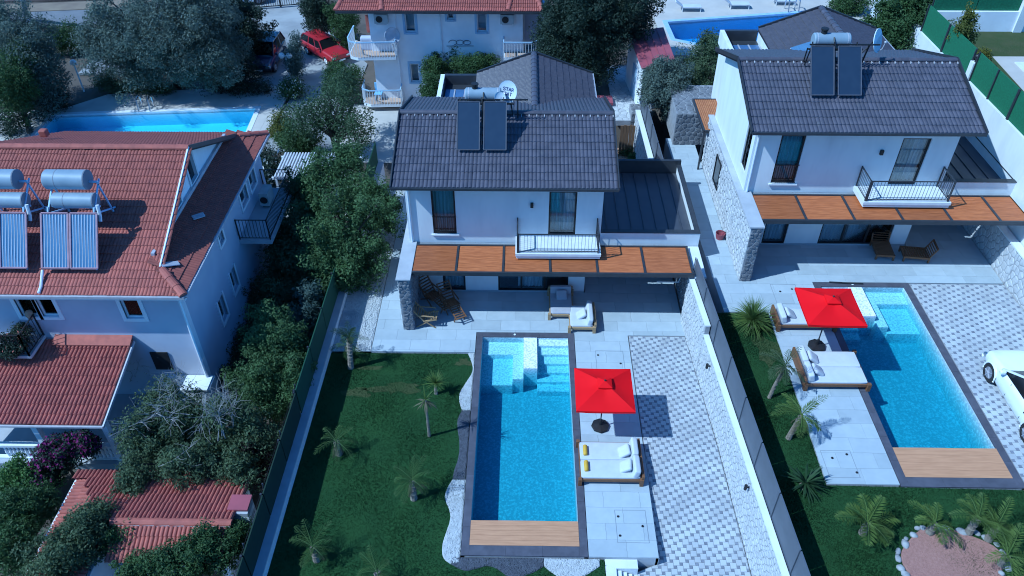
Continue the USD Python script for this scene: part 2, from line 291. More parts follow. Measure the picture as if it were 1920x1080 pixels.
def rubble(parent, name, o, u, w, W, H, size=.28, mat_='rubble', proud=.035, seed=1, hole=None, aspect=1.25):
    """A wall face of single irregular stones with recessed joints."""
    o, u, w = (np.array(x, float) for x in (o, u, w)); u /= np.linalg.norm(u); w /= np.linalg.norm(w); n = np.cross(u, w); r = np.random.default_rng(seed)
    nx, ny = max(2, int(W/(size*aspect))), max(2, int(H/size)); gx, gy = np.meshgrid(np.arange(-2, nx+2), np.arange(-2, ny+2))
    P = np.stack([(gx+.5+.5*(gy % 2))*W/nx, (gy+.5)*H/ny], -1).reshape(-1, 2)+r.uniform(-.36, .36, (gx.size, 2))*[W/nx, H/ny]
    V = Voronoi(P); R = sbox(.005, .005, W-.005, H-.005); m = MB()
    if hole is not None: R = R.difference(hole)
    for reg in V.point_region:
        ids = V.regions[reg]
        if not ids or -1 in ids: continue
        g = Polygon(V.vertices[ids]).intersection(R)
        for g in getattr(g, 'geoms', [g]):
            if g.geom_type != 'Polygon' or g.area < .004: continue
            g0 = g.buffer(-.012, join_style=2); g1 = g0.buffer(-.028)
            if g0.is_empty or g1.is_empty or g0.geom_type != 'Polygon' or g1.geom_type != 'Polygon': continue
            g0 = g0.simplify(.01); g1 = g1.simplify(.015); h = proud*r.uniform(.55, 1.2)
            a = np.array(g0.exterior.coords)[:-1]; K = len(a); c = np.array(g1.centroid.coords[0])
            b = c+(a-c)*.80; cc = c+(a-c)*.4
            pts = np.vstack([np.c_[a, np.zeros(K)], np.c_[b, np.full(K, h*.8)], np.c_[cc, h*(1+.15*r.standard_normal(K))], [[*c, h*1.05]]])
            f = []
            for i in range(K):
                j = (i+1) % K; f += [[i, j, K+j, K+i], [K+i, K+j, 2*K+j, 2*K+i], [2*K+i, 2*K+j, 3*K, 3*K]]
            m.add(o+pts[:, :1]*u+pts[:, 1:2]*w+pts[:, 2:]*n, f)
    part(parent, name, m, mat_, kind='stuff')
def slabs(parent, poly, z, sx, sy, mats, name='paving_slab', gap=.006, th=.03, off=0, x00=None, y00=None, seed=2, uneven=.0015):
    x0, y0, x1, y1 = poly.bounds; bx0 = x0; x0 = x0 if x00 is None else x00; y0 = y0 if y00 is None else y00; r = random.Random(seed)
    for j in range(int(math.ceil((y1-y0)/sy))):
        sh = off*sx*(j % 2)
        for i in range(int(math.floor((bx0-x0)/sx))-1, int(math.ceil((x1-x0)/sx))+1):
            g = sbox(x0+i*sx+sh+gap/2, y0+j*sy+gap/2, x0+(i+1)*sx+sh-gap/2, y0+(j+1)*sy-gap/2).intersection(poly)
            for q in getattr(g, 'geoms', [g]):
                if q.geom_type != 'Polygon' or q.area < .01: continue
                dz = r.uniform(-uneven, uneven)
                part(parent, name, MB().ext(q, z-th+dz, z+dz), r.choice(mats))
def railing(parent, a, b, h=.9, step=.11, mat_='dark_metal', r=.012, name='railing', bow=0):
    a, b = np.array(a, float), np.array(b, float); L = np.linalg.norm(b-a); m = MB(); N = max(2, int(L/step)); u = np.array([0, 0, 1.])
    side = np.cross(b-a, u)/L
    m.bar(a+u*h, b+u*h, .04, .03); m.bar(a+u*.08, b+u*.08, .025, .025)
    for i in range(N+1):
        p = a+(b-a)*i/N
        if bow: m.tube([p+u*.08, p+u*.25+side*bow, p+u*.45+side*bow*.6, p+u*h], r, 4)
        else: m.bar(p+u*.08, p+u*h, r*1.6)
    for p in (a, b): m.bar(p, p+u*(h+.02), .045)
    return part(parent, name, m, mat_)
def leaves(centers, rad, n, size, r, up=.35, flat=1.0):
    """n leaf faces spread through clumps."""
    k = r.integers(0, len(centers), n); d = r.standard_normal((n, 3)); d /= np.linalg.norm(d, axis=1, keepdims=True)
    q = centers[k]+d*(rad[k]*r.uniform(.35, 1.0, n)**.6)[:, None]*np.array([1, 1, flat])
    nrm = d*.7+r.standard_normal((n, 3))*.6+np.array([0, 0, up]); nrm /= np.linalg.norm(nrm, axis=1, keepdims=True)
    t = np.cross(nrm, r.standard_normal((n, 3))); t /= np.linalg.norm(t, axis=1, keepdims=True); b = np.cross(nrm, t)
    s = (size*r.uniform(.6, 1.35, n))[:, None]
    v = np.stack([q-t*s*.6, q+b*s*.27+nrm*s*.06, q+t*s*.6, q-b*s*.27+nrm*s*.06], 1).reshape(-1, 3)
    i = np.arange(n)[:, None]*4
    return v, np.vstack([i+[0, 1, 2], i+[0, 2, 3]])
def tree(name, label, cat, base, blobs, leaf, n=9000, size=.15, trunk=.14, seed=1, clump=.55, nc=None, bark='bark', group=None, stems=1, gap=.0, crown='crown', limb=True, extra=None):
    """blobs: list of (dx,dy,dz,rx,ry,rz) relative to base. A tapered trunk with limbs, a crown of leaf clumps."""
    r = np.random.default_rng(seed); base = np.array(base, float); t = top(name, label, cat, base, group)
    C, Rr = [], []
    tot = sum(b[3]*b[4]*b[5] for b in blobs)**(1)
    for b in blobs:
        m = nc or max(7, int(46*(b[3]*b[4]*b[5])**.5/ max(.35, clump*1.6)**1.5)); m = min(m, 150)
        d = r.standard_normal((m, 3)); d /= np.linalg.norm(d, axis=1, keepdims=True); rad = r.uniform(.25, 1, m)**.5*(1+.22*np.sin(d[:, 0]*5+seed)+.18*np.sin(d[:, 1]*6+d[:, 2]*4)+.10*r.standard_normal(m))
        C.append(np.array(b[:3])+d*rad[:, None]*np.array(b[3:])*.88); Rr.append(clump*r.uniform(.45, 1.15, m))
    C, Rr = np.vstack(C), np.concatenate(Rr)
    C[:, 2] = np.maximum(C[:, 2], .12)
    v, f = leaves(C, Rr, int(n*1.55), size*.74, r)
    w = MB(); top_z = max(b[2] for b in blobs)
    cx = np.average([b[:2] for b in blobs], axis=0, weights=[b[3]*b[4] for b in blobs])
    for s in range(stems):
        o = np.array([r.uniform(-.15, .15)*(stems > 1), r.uniform(-.15, .15)*(stems > 1), 0]); h = top_z*.75
        pts = [o, o+[cx[0]*.25+r.uniform(-.1, .1), cx[1]*.25, h*.35], o+[cx[0]*.6+r.uniform(-.15, .15)*2, cx[1]*.6, h*.7], np.array([cx[0]+r.uniform(-.3, .3), cx[1]+r.uniform(-.3, .3), h])]
        w.tube(pts, [trunk*1.15, trunk*.9, trunk*.65, trunk*.35], 7)
        if limb:
            for k in r.choice(len(C), min(16, len(C)), replace=False):
                q0 = pts[1]*.5+pts[2]*.5; q1 = C[k]; mid = q0*.5+q1*.5+r.standard_normal(3)*.12
                w.tube([q0, mid, q1], [trunk*.42, trunk*.26, trunk*.1], 5)
    part(t, 'trunk' if trunk > .06 else 'stem', (w.arr()[0]+base, w.arr()[1]), bark)
    part(t, crown, (v+base, f), 'leaf_'+leaf, kind=None)
    if extra: extra(t, base, C, Rr, r)
    return t
def bare_twigs(t, base, C, Rr, r, n=26, mat_='pale_bark'):
    m = MB(); hi = C[np.argsort(-C[:, 2])[:30]]
    for k in range(n):
        p = hi[r.integers(len(hi))]+base; d = r.standard_normal(3)*.5+[0, 0, .8]; d /= np.linalg.norm(d)
        pts = [p-d*.7, p-d*.1+r.standard_normal(3)*.08, p+d*.5+r.standard_normal(3)*.15]; m.tube(pts, [.016, .010, .004], 4)
        for q in range(11):
            e = r.standard_normal(3)*.5+d*.5; s0 = pts[1]+(pts[2]-pts[1])*r.uniform(0, 1); m.tube([s0, s0+e*.35+r.standard_normal(3)*.05, s0+e*.6], [.006, .0045, .002], 3)
    part(t, 'bare_branches', m, mat_)
def blossoms(mat_, n, size, frac=.5):
    def fn(t, base, C, Rr, r):
        hi = np.argsort(-(C[:, 2]-C[:, 1]*.5))[:max(3, int(len(C)*frac))]
        v, f = leaves(C[hi], Rr[hi]*1.08, n, size, r); part(t, 'blossoms', (v+base, f), mat_)
    return fn
def frond(m, o, az, el, L, nl, lw, droop, r, leaf_l=.35, fold=.35):
    """A feather frond: curved midrib with leaflets in pairs."""
    s = np.linspace(0, 1, 9); h = np.array([math.cos(az), math.sin(az), 0]); e = el-droop*s**1.3
    st = np.stack([np.cos(e)[:, None]*h+np.sin(e)[:, None]*np.array([0, 0, 1.])], 0)[0]*L/8
    pts = np.vstack([[0, 0, 0], np.cumsum(st, 0)])[:9]+o
    m.tube(pts, np.linspace(.018, .004, 9), 4); side = np.array([-math.sin(az), math.cos(az), 0])
    k = np.linspace(.12, 1, nl); P = np.stack([np.interp(k, s, pts[:, i]) for i in range(3)], 1)
    D = np.gradient(P, axis=0); D /= np.linalg.norm(D, axis=1, keepdims=True)
    ll = leaf_l*.9*np.sin(np.pi*(k*.85+.12))**.6*r.uniform(.85, 1.1, nl)
    for sg in (1, -1):
        dirv = D*.55+sg*side*.8+np.array([0, 0, fold])-np.array([0, 0, 1])*r.uniform(0, .55, (nl, 1)); dirv /= np.linalg.norm(dirv, axis=1, keepdims=True)
        wv = np.cross(dirv, [0, 0, 1.]); wv /= np.linalg.norm(wv, axis=1, keepdims=True)+1e-9
        tip = P+dirv*ll[:, None]-np.array([0, 0, 1.])*(ll*.18)[:, None]; mid = P+dirv*(ll*.5)[:, None]
        v = np.stack([P, mid+wv*lw, tip, mid-wv*lw], 1).reshape(-1, 3); i = np.arange(nl)[:, None]*4
        m.add(v, np.vstack([i+[0, 1, 2], i+[0, 2, 3]]))
def palm(name, label, cat, base, h, nf, L, leaf='palm', seed=1, lean=(0, 0), trunk=.09, nl=26, leaf_l=.34, els=(-.3, 1.2), droop=1.0, group=None, dead=0, tm='palm_trunk'):
    r = np.random.default_rng(seed); base = np.array(base, float); t = top(name, label, cat, base, group)
    hd = base+[lean[0], lean[1], h]
    w = MB().tube([base, base*.6+hd*.4+[lean[0]*-.1, 0, 0], hd], [trunk*1.4, trunk*1.05, trunk*.9], 9)
    for k in range(int(h/.16)): w.lathe(base+(hd-base)*((k+.5)/max(1, int(h/.16)))-[0, 0, .02], [(trunk*1.25, 0), (trunk*1.32, .03), (trunk*1.05, .05)], 9)
    part(t, 'trunk', w, tm)
    for i in range(max(5, int(nf*.72))):
        m = MB(); frond(m, hd, i*2.4+r.uniform(-.45, .45), els[0]+(els[1]-els[0])*((i*.618) % 1), L*r.uniform(.65, 1.2), int(nl*.75), .0115, droop*r.uniform(.8, 1.2), r, leaf_l)
        part(t, 'frond', m, 'leaf_'+leaf)
    for i in range(dead):
        m = MB(); frond(m, hd-[0, 0, .1], i*2.1+r.uniform(-.3, .3), -.7+r.uniform(-.3, .2), L*.7, 14, .012, .6, r, leaf_l*.7, fold=-.2)
        part(t, 'dead_frond', m, 'leaf_straw')
    return t
def blades(m, o, n, L, w, r, els=(.0, 1.4), droop=.5):
    for i in range(n):
        az, e = r.uniform(0, 2*np.pi), r.uniform(*els); s = np.linspace(0, 1, 4); ee = e-droop*s*r.uniform(.5, 1.4); l = L*r.uniform(.7, 1.15)
        h = np.array([math.cos(az), math.sin(az), 0]); pts = o+np.vstack([[0, 0, 0], np.cumsum((np.cos(ee)[:, None]*h+np.sin(ee)[:, None]*np.array([0, 0, 1]))[:3]*l/3, 0)])
        sd = np.array([-math.sin(az), math.cos(az), 0])*w; ws = [.6, 1, .75, .05]
        v = np.vstack([[p-sd*k, p+sd*k] for p, k in zip(pts, ws)]); m.add(v, [[0, 1, 3, 2], [2, 3, 5, 4], [4, 5, 7, 6]])
def spiky(name, label, cat, base, h, n, L, w, leaf, seed, heads=((0, 0, 1.),), els=(.0, 1.4), droop=.5, group=None, trunk=.06, skirt=0, tm='palm_trunk'):
    r = np.random.default_rng(seed); base = np.array(base, float); t = top(name, label, cat, base, group); tr = MB()
    for (dx, dy, k) in heads:
        hd = base+[dx, dy, max(.05, h*k)]; tr.tube([base, base*.5+hd*.5, hd], [trunk*1.3, trunk, trunk*.8], 7)
        m = MB(); blades(m, hd, n, L, w, r, els, droop); part(t, 'leaf_rosette', m, 'leaf_'+leaf)
        if skirt:
            m = MB(); blades(m, hd-[0, 0, .08], skirt, L*.8, w, r, (-1.1, -.1), .6); part(t, 'dead_leaves', m, 'leaf_straw')
    part(t, 'trunk', tr, tm); return t
def gravel(name, label, poly, z, n, size, mat_, seed=1, bed='pebble_dark', par=None):
    r = np.random.default_rng(seed); x0, y0, x1, y1 = poly.bounds
    from shapely import contains_xy
    P = r.uniform([x0, y0], [x1, y1], (int(n*(x1-x0)*(y1-y0)/poly.area), 2)); P = P[contains_xy(poly.buffer(-size*.5), P[:, 0], P[:, 1])]
    ico = trimesh.creation.icosahedron(); k = len(P); s = size*r.uniform(.35, .75, k); v = ico.vertices*1.0
    a = r.uniform(0, 6.28, k); R = np.stack([np.cos(a), -np.sin(a), 0*a, np.sin(a), np.cos(a), 0*a, 0*a, 0*a, 0*a+1], 1).reshape(-1, 3, 3)
    V = np.einsum('kij,vj->kvi', R, v*[1, .75, .6])*s[:, None, None]+np.c_[P, z+s*.25][:, None]
    f = (ico.faces[None]+(np.arange(k)*len(v))[:, None, None]).reshape(-1, 3)
    m = MB().add(V.reshape(-1, 3), f).ext(poly, z-.05, z+.004)
    return single(name, label, 'gravel', m, mat_, kind='stuff')

# ------------------------------------------------------------------ ground and lots
def axis(a, b, lo, hi, st):
    return np.unique(np.round(np.concatenate([np.linspace(a, lo, 12), np.arange(lo, hi, st), np.linspace(hi, b, 12)]), 3))
gx, gy = np.meshgrid(axis(-400, 400, -45, 40, .6), axis(-60, 700, 4, 75, .6))
def sm(x, a, b): t = np.clip((x-a)/(b-a), 0, 1); return t*t*(3-2*t)
def terrain(x, y):
    z = -1.42+0*x
    z = z+2.7*sm(x, 2.6, 4.2)*sm(y, 38.6, 39.6)
    z = z+1.72*sm(x, 6.9, 7.5)*(1-sm(y, 38.6, 39.6))
    z = z+1.1*sm(x, 8.2, 9.4)*sm(y, 43.4, 45)
    dip = lambda a, b, c, d: ((x > a) & (x < b) & (y > c) & (y < d))
    return np.where(dip(-30.6, -16.0, 40.5, 45.4), -3.2, np.where(dip(9.0, 19.0, 45.2, 52.0), .6, z))
gz = terrain(gx, gy); gz = gz+.035*np.sin(gx*1.7+gy)*np.sin(gy*1.3)*(gy > 30)
ny_, nx_ = gx.shape; i, j = np.meshgrid(np.arange(ny_-1), np.arange(nx_-1), indexing='ij')
gf = np.stack([i*nx_+j, i*nx_+j+1, (i+1)*nx_+j+1, (i+1)*nx_+j], -1).reshape(-1, 4)
part('/World', 'ground', MB().add(np.stack([gx, gy, gz], -1).reshape(-1, 3), gf), 'earth', True, label='bare brown earth between the gardens and houses', kind='structure')
def slab(name, label, poly, z0, z1, m, sub=None):
    t = top(name, label, kind='structure'); part(t, 'base', MB().ext(poly, z0, z1), m); return t
S3 = ['slab_0', 'slab_1', 'slab_2']; K3 = ['coping_0', 'coping_1', 'coping_2']
SL3 = ['slate_tile_0', 'slate_tile_1', 'slate_tile_2']; CL3 = ['clay_tile_0', 'clay_tile_1', 'clay_tile_2']
wall_x = lambda y: 7.05+.055*(18.3-y)       # the line of the fence between the two lots
P1 = (-1.85, 2.10, 13.25, 23.30); P2 = (11.65, 15.45, 14.65, 24.45)

# terraces
t1 = Polygon([(-6.0, 22.16), (-1.87, 22.16), (-1.87, 23.32), (2.12, 23.32), (2.12, 13.25), (4.28, 13.25), (4.28, 23.2), (6.62, 23.2), (6.62, 31), (2.7, 31), (2.7, 25.88), (-4.86, 25.88), (-4.86, 34), (-6.0, 34)])
T = top('terrace', 'pale grey stone paving round the nearer pool and porch', kind='structure')
part(T, 'base', MB().ext(t1, -1.5, -.031), 'concrete')
slabs(T, t1, 0, 1.2, .6, S3, off=.5, y00=13.25, x00=2.12)
def hatch(label, x0, x1, y0, y1, z, rings):
    t = top('inspection_hatch', label, 'hatch', ((x0+x1)/2, (y0+y1)/2, z)); f = MB()
    for a, b, c, d in ((x0, x1, y0, y0+.012), (x0, x1, y1-.012, y1), (x0, x0+.012, y0+.012, y1-.012), (x1-.012, x1, y0+.012, y1-.012)): f.box(a, b, c, d, z+.003, z+.007)
    part(t, 'rim', f, 'hatch_steel')
    for hx, hy in rings: part(t, 'lifting_ring', MB().cyl((x0+hx, y0+hy, z), (x0+hx, y0+hy, z+.02), .04, 10), 'black')
hatch('flush square hatch with black rings at the bottom end of the nearer terrace', 3.05, 4.05, 13.75, 14.95, 0, ((.1, .25), (.1, .95), (.85, .6)))
hatch('flush hatch in the nearer terrace beside the pool steps and patterned drive', 2.9, 4.0, 20.9, 22.3, 0, ((.1, .25), (.1, 1.15), (.95, .7)))
t2 = Polygon([(7.76, 22.62), (9.45, 22.62), (9.4, 14.72), (11.63, 14.72), (11.63, 24.47), (19.25, 24.47), (19.3, 32), (16.3, 32), (16.3, 26.95), (8.7, 26.95), (8.7, 36), (7.3, 36)])
T = top('terrace', 'pale grey stone paving round the farther pool and its porch', kind='structure')
part(T, 'base', MB().ext(t2, .1, 1.82), 'concrete'); slabs(T, t2, 1.85, 1.2, .6, S3, off=.5, y00=14.72, x00=9.4)
hatch('flush hatch at the bottom end of the farther terrace beside the low cycad', 9.55, 10.5, 14.95, 16.0, 1.85, ((.3, .75), (.9, .2), (.8, .9)))
hatch('flush hatch in the farther terrace between the stone wing wall and parasol', 9.9, 10.9, 23.1, 24.3, 1.85, ((.3, .75), (.9, .2), (.8, .9)))
t3 = Polygon([(15.3, 10.5), (20.5, 10.5), (20.5, 14.62), (15.47, 14.62)])
T = top('front_path', 'white paved strip below the farther pool at the right edge', kind='structure')
part(T, 'base', MB().ext(t3, .1, 1.74), 'concrete'); slabs(T, t3, 1.77, 1.2, .6, ['slab_2'], off=.5)

# lawns
def lawn(name, label, poly, z, n, seed, thick=1.3):
    t = top(name, label, 'grass', kind='stuff'); part(t, 'turf', MB().ext(poly, z-thick, z), 'lawn')
    r = np.random.default_rng(seed); x0, y0, x1, y1 = poly.bounds
    from shapely import contains_xy
    P = r.uniform([x0, y0], [x1, y1], (int(n*(x1-x0)*(y1-y0)/poly.area), 2)); P = P[contains_xy(poly, P[:, 0], P[:, 1])]; k = len(P)
    a = r.uniform(0, 6.28, k); h = r.uniform(.03, .075, k)*(1+.5*np.sin(P[:, 0]*2.1)*np.sin(P[:, 1]*1.7)); w = .010
    d = np.stack([np.cos(a), np.sin(a), 0*a], 1); q = np.c_[P, np.full(k, z-.004)]; le = r.standard_normal((k, 3))*.03; le[:, 2] = h
    v = np.stack([q-d*w, q+d*w, q+le], 1).reshape(-1, 3); f = np.arange(3*k).reshape(-1, 3)
    part(t, 'grass_blades', (v, f), 'blade', kind='stuff')
W1 = lambda y: -7.62-.012*(20-y)
l1 = Polygon([(W1(22.16), 22.14), (-1.87, 22.14), (-1.87, 13.2), (2.6, 13.2), (2.6, 8), (W1(8), 8)])
lawn('lawn', 'dark green lawn beside the nearer pool', l1, -.09, 90000, 1)
l2 = Polygon([(wall_x(22.6)+.03, 22.6), (9.43, 22.6), (9.38, 14.70), (15.45, 14.60), (15.28, 8), (wall_x(8)+.03, 8)])
lawn('lawn', 'dark green lawn below the farther pool with palms and a rock bed', l2, 1.80, 90000, 2, 2.4)
dry = MB()
r = np.random.default_rng(4)
for (u, v, z, w, h) in ((745, 728, -.09, .95, .28), (690, 690, -.09, .6, .10), (1440, 655, 1.80, .5, .7), (870, 680, -.09, .3, .2), (670, 735, -.09, .5, .25)):
    c = at(u, v, z); a = np.linspace(0, 2*np.pi, 22)[:-1]; rr = 1+.25*np.sin(a*3+u)+.15*r.standard_normal(21)
    dry.ext(Polygon(np.c_[c[0]+w*rr*np.cos(a), c[1]+h*rr*np.sin(a)]).buffer(0), z+.002, z+.006)
single('dry_grass', 'patches of thin yellowed turf in the lawns', 'grass', dry, 'dry_lawn', kind='stuff')

# gravel borders
edge = [(876, 660), (884, 678), (888, 695), (876, 715), (862, 735), (860, 750), (866, 770), (858, 785), (857, 800), (862, 830), (860, 860), (852, 880), (848, 900), (836, 920), (833, 937), (843, 955), (845, 975), (836, 1000), (828, 1025), (830, 1048), (845, 1058)]
def chaikin(P, n=2):
    P = np.array(P)
    for _ in range(n): P = np.vstack([P[:1], np.stack([P[:-1]*.75+P[1:]*.25, P[:-1]*.25+P[1:]*.75], 1).reshape(-1, 2), P[-1:]])
    return [tuple(x) for x in P]
L = [at(u, v, -.09)[:2] for u, v in edge]
def strip(a, b): return Polygon(chaikin(L[a:b])+[(-1.87, L[b-1][1]), (-1.87, L[a][1])]).buffer(0)
gravel('gravel_border', 'white pebbles along the upper left side of the nearer pool', strip(0, 7), -.075, 2600, .065, 'pebble_white', 1)
gravel('gravel_border', 'dark grey pebbles halfway along the left side of the nearer pool', strip(6, 13), -.075, 3000, .06, 'pebble_dark', 2)
gravel('gravel_border', 'white pebbles along the lower left side of the nearer pool', strip(12, 21), -.075, 3000, .065, 'pebble_white', 3)
B = chaikin([at(u, v, -.09)[:2] for u, v in ((845, 1058), (870, 1072), (890, 1068), (915, 1060), (935, 1068), (955, 1085), (985, 1080), (1005, 1072), (1020, 1062))])
gravel('gravel_border', 'dark grey pebbles below the front left corner of the nearer pool', Polygon(B+[(B[-1][0], 13.22), (-1.87, 13.22), (B[0][0], 13.22)]).buffer(0), -.075, 2800, .06, 'pebble_dark', 4)
B2 = chaikin([at(u, v, -.09)[:2] for u, v in ((1020, 1062), (1035, 1075), (1060, 1090), (1090, 1085), (1125, 1062))])
gravel('gravel_border', 'white pebbles below the front right corner of the nearer pool', Polygon(B2+[(B2[-1][0], 13.22), (B2[0][0], 13.22)]).buffer(0), -.075, 2200, .065, 'pebble_white', 5)
gravel('gravel_strip', 'white gravel strip between the green fence and the nearer house', Polygon([(W1(22.2), 22.18), (-6.03, 22.18), (-6.03, 34), (W1(34), 34)]), -.02, 9000, .075, 'pebble_white', 6)

# driveways of small pavers: big white squares with a small dark square at each corner
def driveway(label, poly, zf, a, b, seed):
    T = top('driveway', label, kind='structure'); xs = np.array(poly.exterior.coords)
    m = MB(); by0, by1 = poly.bounds[1], poly.bounds[3]
    for q in np.arange(by0, by1, .5):
        m2 = MB().ext(poly.intersection(sbox(-99, q, 99, min(by1, q+.5))), -.06, 0)
        if m2.n: v, f = m2.arr(); m.add(np.c_[v[:, :2], v[:, 2]+zf(v[:, 1])-.012], f)
    part(T, 'base', m, 'paver_bed')
    r = random.Random(seed); x0, y0, x1, y1 = poly.bounds; W, D = [], []; N = int(max(x1-x0, y1-y0)/a*1.3)+4
    cx, cy = (x0+x1)/2, (y0+y1)/2; inner = poly.buffer(-.02)
    from shapely import contains_xy
    for i in range(-N, N):
        for j in range(-N, N):
            x, y = cx+i*a-j*b, cy+i*b+j*a
            if not (x0-a < x < x1+a and y0-a < y < y1+a): continue
            for s, ox, oy, l in ((a, 0, 0, W), (b, a, 0, D)):
                g = sbox(x+ox+.006, y+oy+.006, x+ox+s-.006, y+oy+s-.006)
                if inner.contains(g): l.append(g)
                else:
                    g = g.intersection(inner)
                    if g.area > .003 and g.geom_type == 'Polygon': l.append(g)
    for l, nm, mats in ((W, 'white_paver', ['paver_white_0', 'paver_white_1', 'paver_white_2']), (D, 'dark_paver', ['paver_dark_0', 'paver_dark_1', 'paver_dark_2'])):
        l.sort(key=lambda g: g.centroid.y); rest = [MB(), MB(), MB()]
        for k, g in enumerate(l):
            c = np.array(g.exterior.coords)[:-1][::-1] if not g.exterior.is_ccw else np.array(g.exterior.coords)[:-1]
            n = len(c); dz = r.uniform(-.002, .002); ins = g.centroid.coords[0]; ci = c+(np.array(ins)-c)*.05
            z = zf(c[:, 1]); vv = np.vstack([np.c_[c, z-.03], np.c_[c, z-.006+dz], np.c_[ci, z+dz]])
            f = [[q, (q+1) % n, n+(q+1) % n, n+q] for q in range(n)]+[[n+q, n+(q+1) % n, 2*n+(q+1) % n, 2*n+q] for q in range(n)]+[[2*n, 2*n+q, 2*n+q+1, 2*n+q+1] for q in range(1, n-1)]
            mk = MB().add(vv, f)
            if k < 300: part(T, nm, mk, r.choice(mats))
            else: rest[k % 3].add(*mk.arr())
        for k, m in enumerate(rest):
            if m.n: part(T, nm+'s', m, mats[k], kind='stuff')
z1 = lambda y: np.where(np.asarray(y) > 17.6, 0., -.095*(17.6-np.asarray(y)))
d1 = Polygon([(4.31, 23.17), (6.60, 23.17), (wall_x(17)-.2, 17), (wall_x(9)-.2, 9), (2.75, 9), (2.75, 12.9), (3.6, 13.0), (4.31, 13.3)])
driveway('white and dark patterned paver drive right of the nearer pool', d1, z1, .195, .10, 1)
d2 = Polygon([(15.48, 24.42), (19.25, 24.42), (19.45, 18), (19.6, 14.66), (15.48, 14.66)])
driveway('white and dark patterned paver drive right of the farther pool', d2, lambda y: np.full(np.shape(y), 1.845), .225, .11, 2)
part(top('ramp_base', 'grey concrete edge under the drives', kind='structure'), 'base', MB().box(2.7, 6.9, 8, 24, -1.6, -1.0).box(15.4, 19.6, 14.6, 24.4, .2, 1.75).box(4.2, 4.30, 13.25, 17.6, -1.2, -.035), 'concrete')

# steps beside the drive
S = top('steps', 'white stone steps at the bottom edge below the nearer pool', 'steps', (3, 13, -.4))
for k, (x0, x1, y0, y1, z) in enumerate(((2.62, 3.62, 12.93, 13.24, -.10), (2.62, 2.95, 12.0, 12.93, -.10))): part(S, 'side_block', MB().box(x0, x1, y0, y1, -.9, z), 'stucco')
for k in range(4): part(S, 'tread', MB().box(2.97+k*.17, 3.11+k*.17, 12.0, 12.9, -1.0, -.17-.09*k), 'stucco')

# ------------------------------------------------------------------ pools
def pool(label, wlabel, R, z, mir, deck=.9):
    x0, x1, y0, y1 = R; c = .25; X0, X1, Y0, Y1 = x0+c, x1-c, y0+.35, y1-c; D = -1.05
    mx = (lambda a: a) if not mir else (lambda a: X0+X1-a)
    t = top('swimming_pool', label, 'pool', ((x0+x1)/2, (y0+y1)/2, z))
    part(t, 'basin', MB().box(X0-.1, X1+.1, Y0-.1, Y1+.1, z+D-.2, z+D).box(X0-.12, X0, Y0, Y1, z+D, z-.045).box(X1, X1+.12, Y0, Y1, z+D, z-.045).box(X0-.12, X1+.12, Y1, Y1+.12, z+D, z-.045).box(X0-.12, X1+.12, Y0-.12, Y0, z+D, z-.045), 'shell_glitter')
    def bx(a, b, ya, yb, zt): return MB().box(min(mx(X0+a), mx(X0+b)), max(mx(X0+a), mx(X0+b)), ya, yb, z+D+.002, z+zt)
    part(t, 'bench', bx(.003, 1.66, Y1-.72, Y1-.003, -.30), 'shell_pale')
    part(t, 'side_bench', bx(1.24, 1.66, Y1-2.05, Y1-.724, -.30), 'shell_pale')
    part(t, 'seat', bx(.003, 1.236, Y1-2.15, Y1-.724, -.55), 'shell_pale')
    part(t, 'divider', bx(1.664, 2.2, Y1-1.72, Y1-.003, -.03), 'shell_pale')
    w = X1-X0
    for k in range(6): part(t, 'step', bx(2.204, w-.003, Y1-.37*(k+1), Y1-.37*k-.003, -.12-.135*k), 'shell_pale')
    r = random.Random(3)
    def cope(xa, xb, ya, yb, along):
        n = max(1, round(((xb-xa) if along == 'x' else (yb-ya))/1.0))
        for k in range(n):
            a, b = (xa+(xb-xa)*k/n+.003, xa+(xb-xa)*(k+1)/n-.003) if along == 'x' else (xa, xb)
            e, f = (ya+(yb-ya)*k/n+.003, ya+(yb-ya)*(k+1)/n-.003) if along == 'y' else (ya, yb)
            part(t, 'coping_stone', MB().box(a, b, e, f, z-.045, z+.004+r.uniform(0, .002)), r.choice(K3))
    cope(x0, X0, y0, y1, 'y'); cope(X1, x1, y0, y1, 'y'); cope(X0, X1, Y1, y1, 'x'); cope(X0, X1, y0, Y0, 'x')
    part(t, 'outer_wall', MB().box(x0, x1, y0, y0+.2, z-1.4, z-.047).box(x0, x0+.12, y0, y1, z-1.4, z-.047).box(x1-.12, x1, y0, y1, z-1.4, z-.047), 'concrete')
    n = 5 if not mir else 4
    for k in range(n):
        a, b = Y0+.002+deck*k/n, Y0+deck*(k+1)/n-.004
        part(t, 'deck_board', MB().box(X0+.004, X1-.004, a, b, z-.03, z+.012), 'deck_board')
    part(t, 'deck_beam', MB().box(X0+.01, X1-.01, Y0+deck-.05, Y0+deck-.01, z-.25, z-.031), 'concrete_dark')
    part(t, 'pool_light', MB().lathe((x0+x1)/2+np.array([-.25, 0, 0])*0, [(0, 0)], 3) if 0 else MB().cyl((x0+1.55, y1-.12, z+.004), (x0+1.55, y1-.12, z+.02), .045, 12), 'white_paint')
    m = MB().box(X0+.004, X1-.004, Y0+.004, Y1-.004, z+D+.004, z-.06)
    single('pool_water', wlabel, None, m, 'water', kind='structure')
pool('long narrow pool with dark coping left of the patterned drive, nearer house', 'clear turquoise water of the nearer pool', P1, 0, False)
pool('long pool with dark coping beside two white daybeds, farther house', 'clear turquoise water of the farther pool', P2, 1.85, True, 1.15)

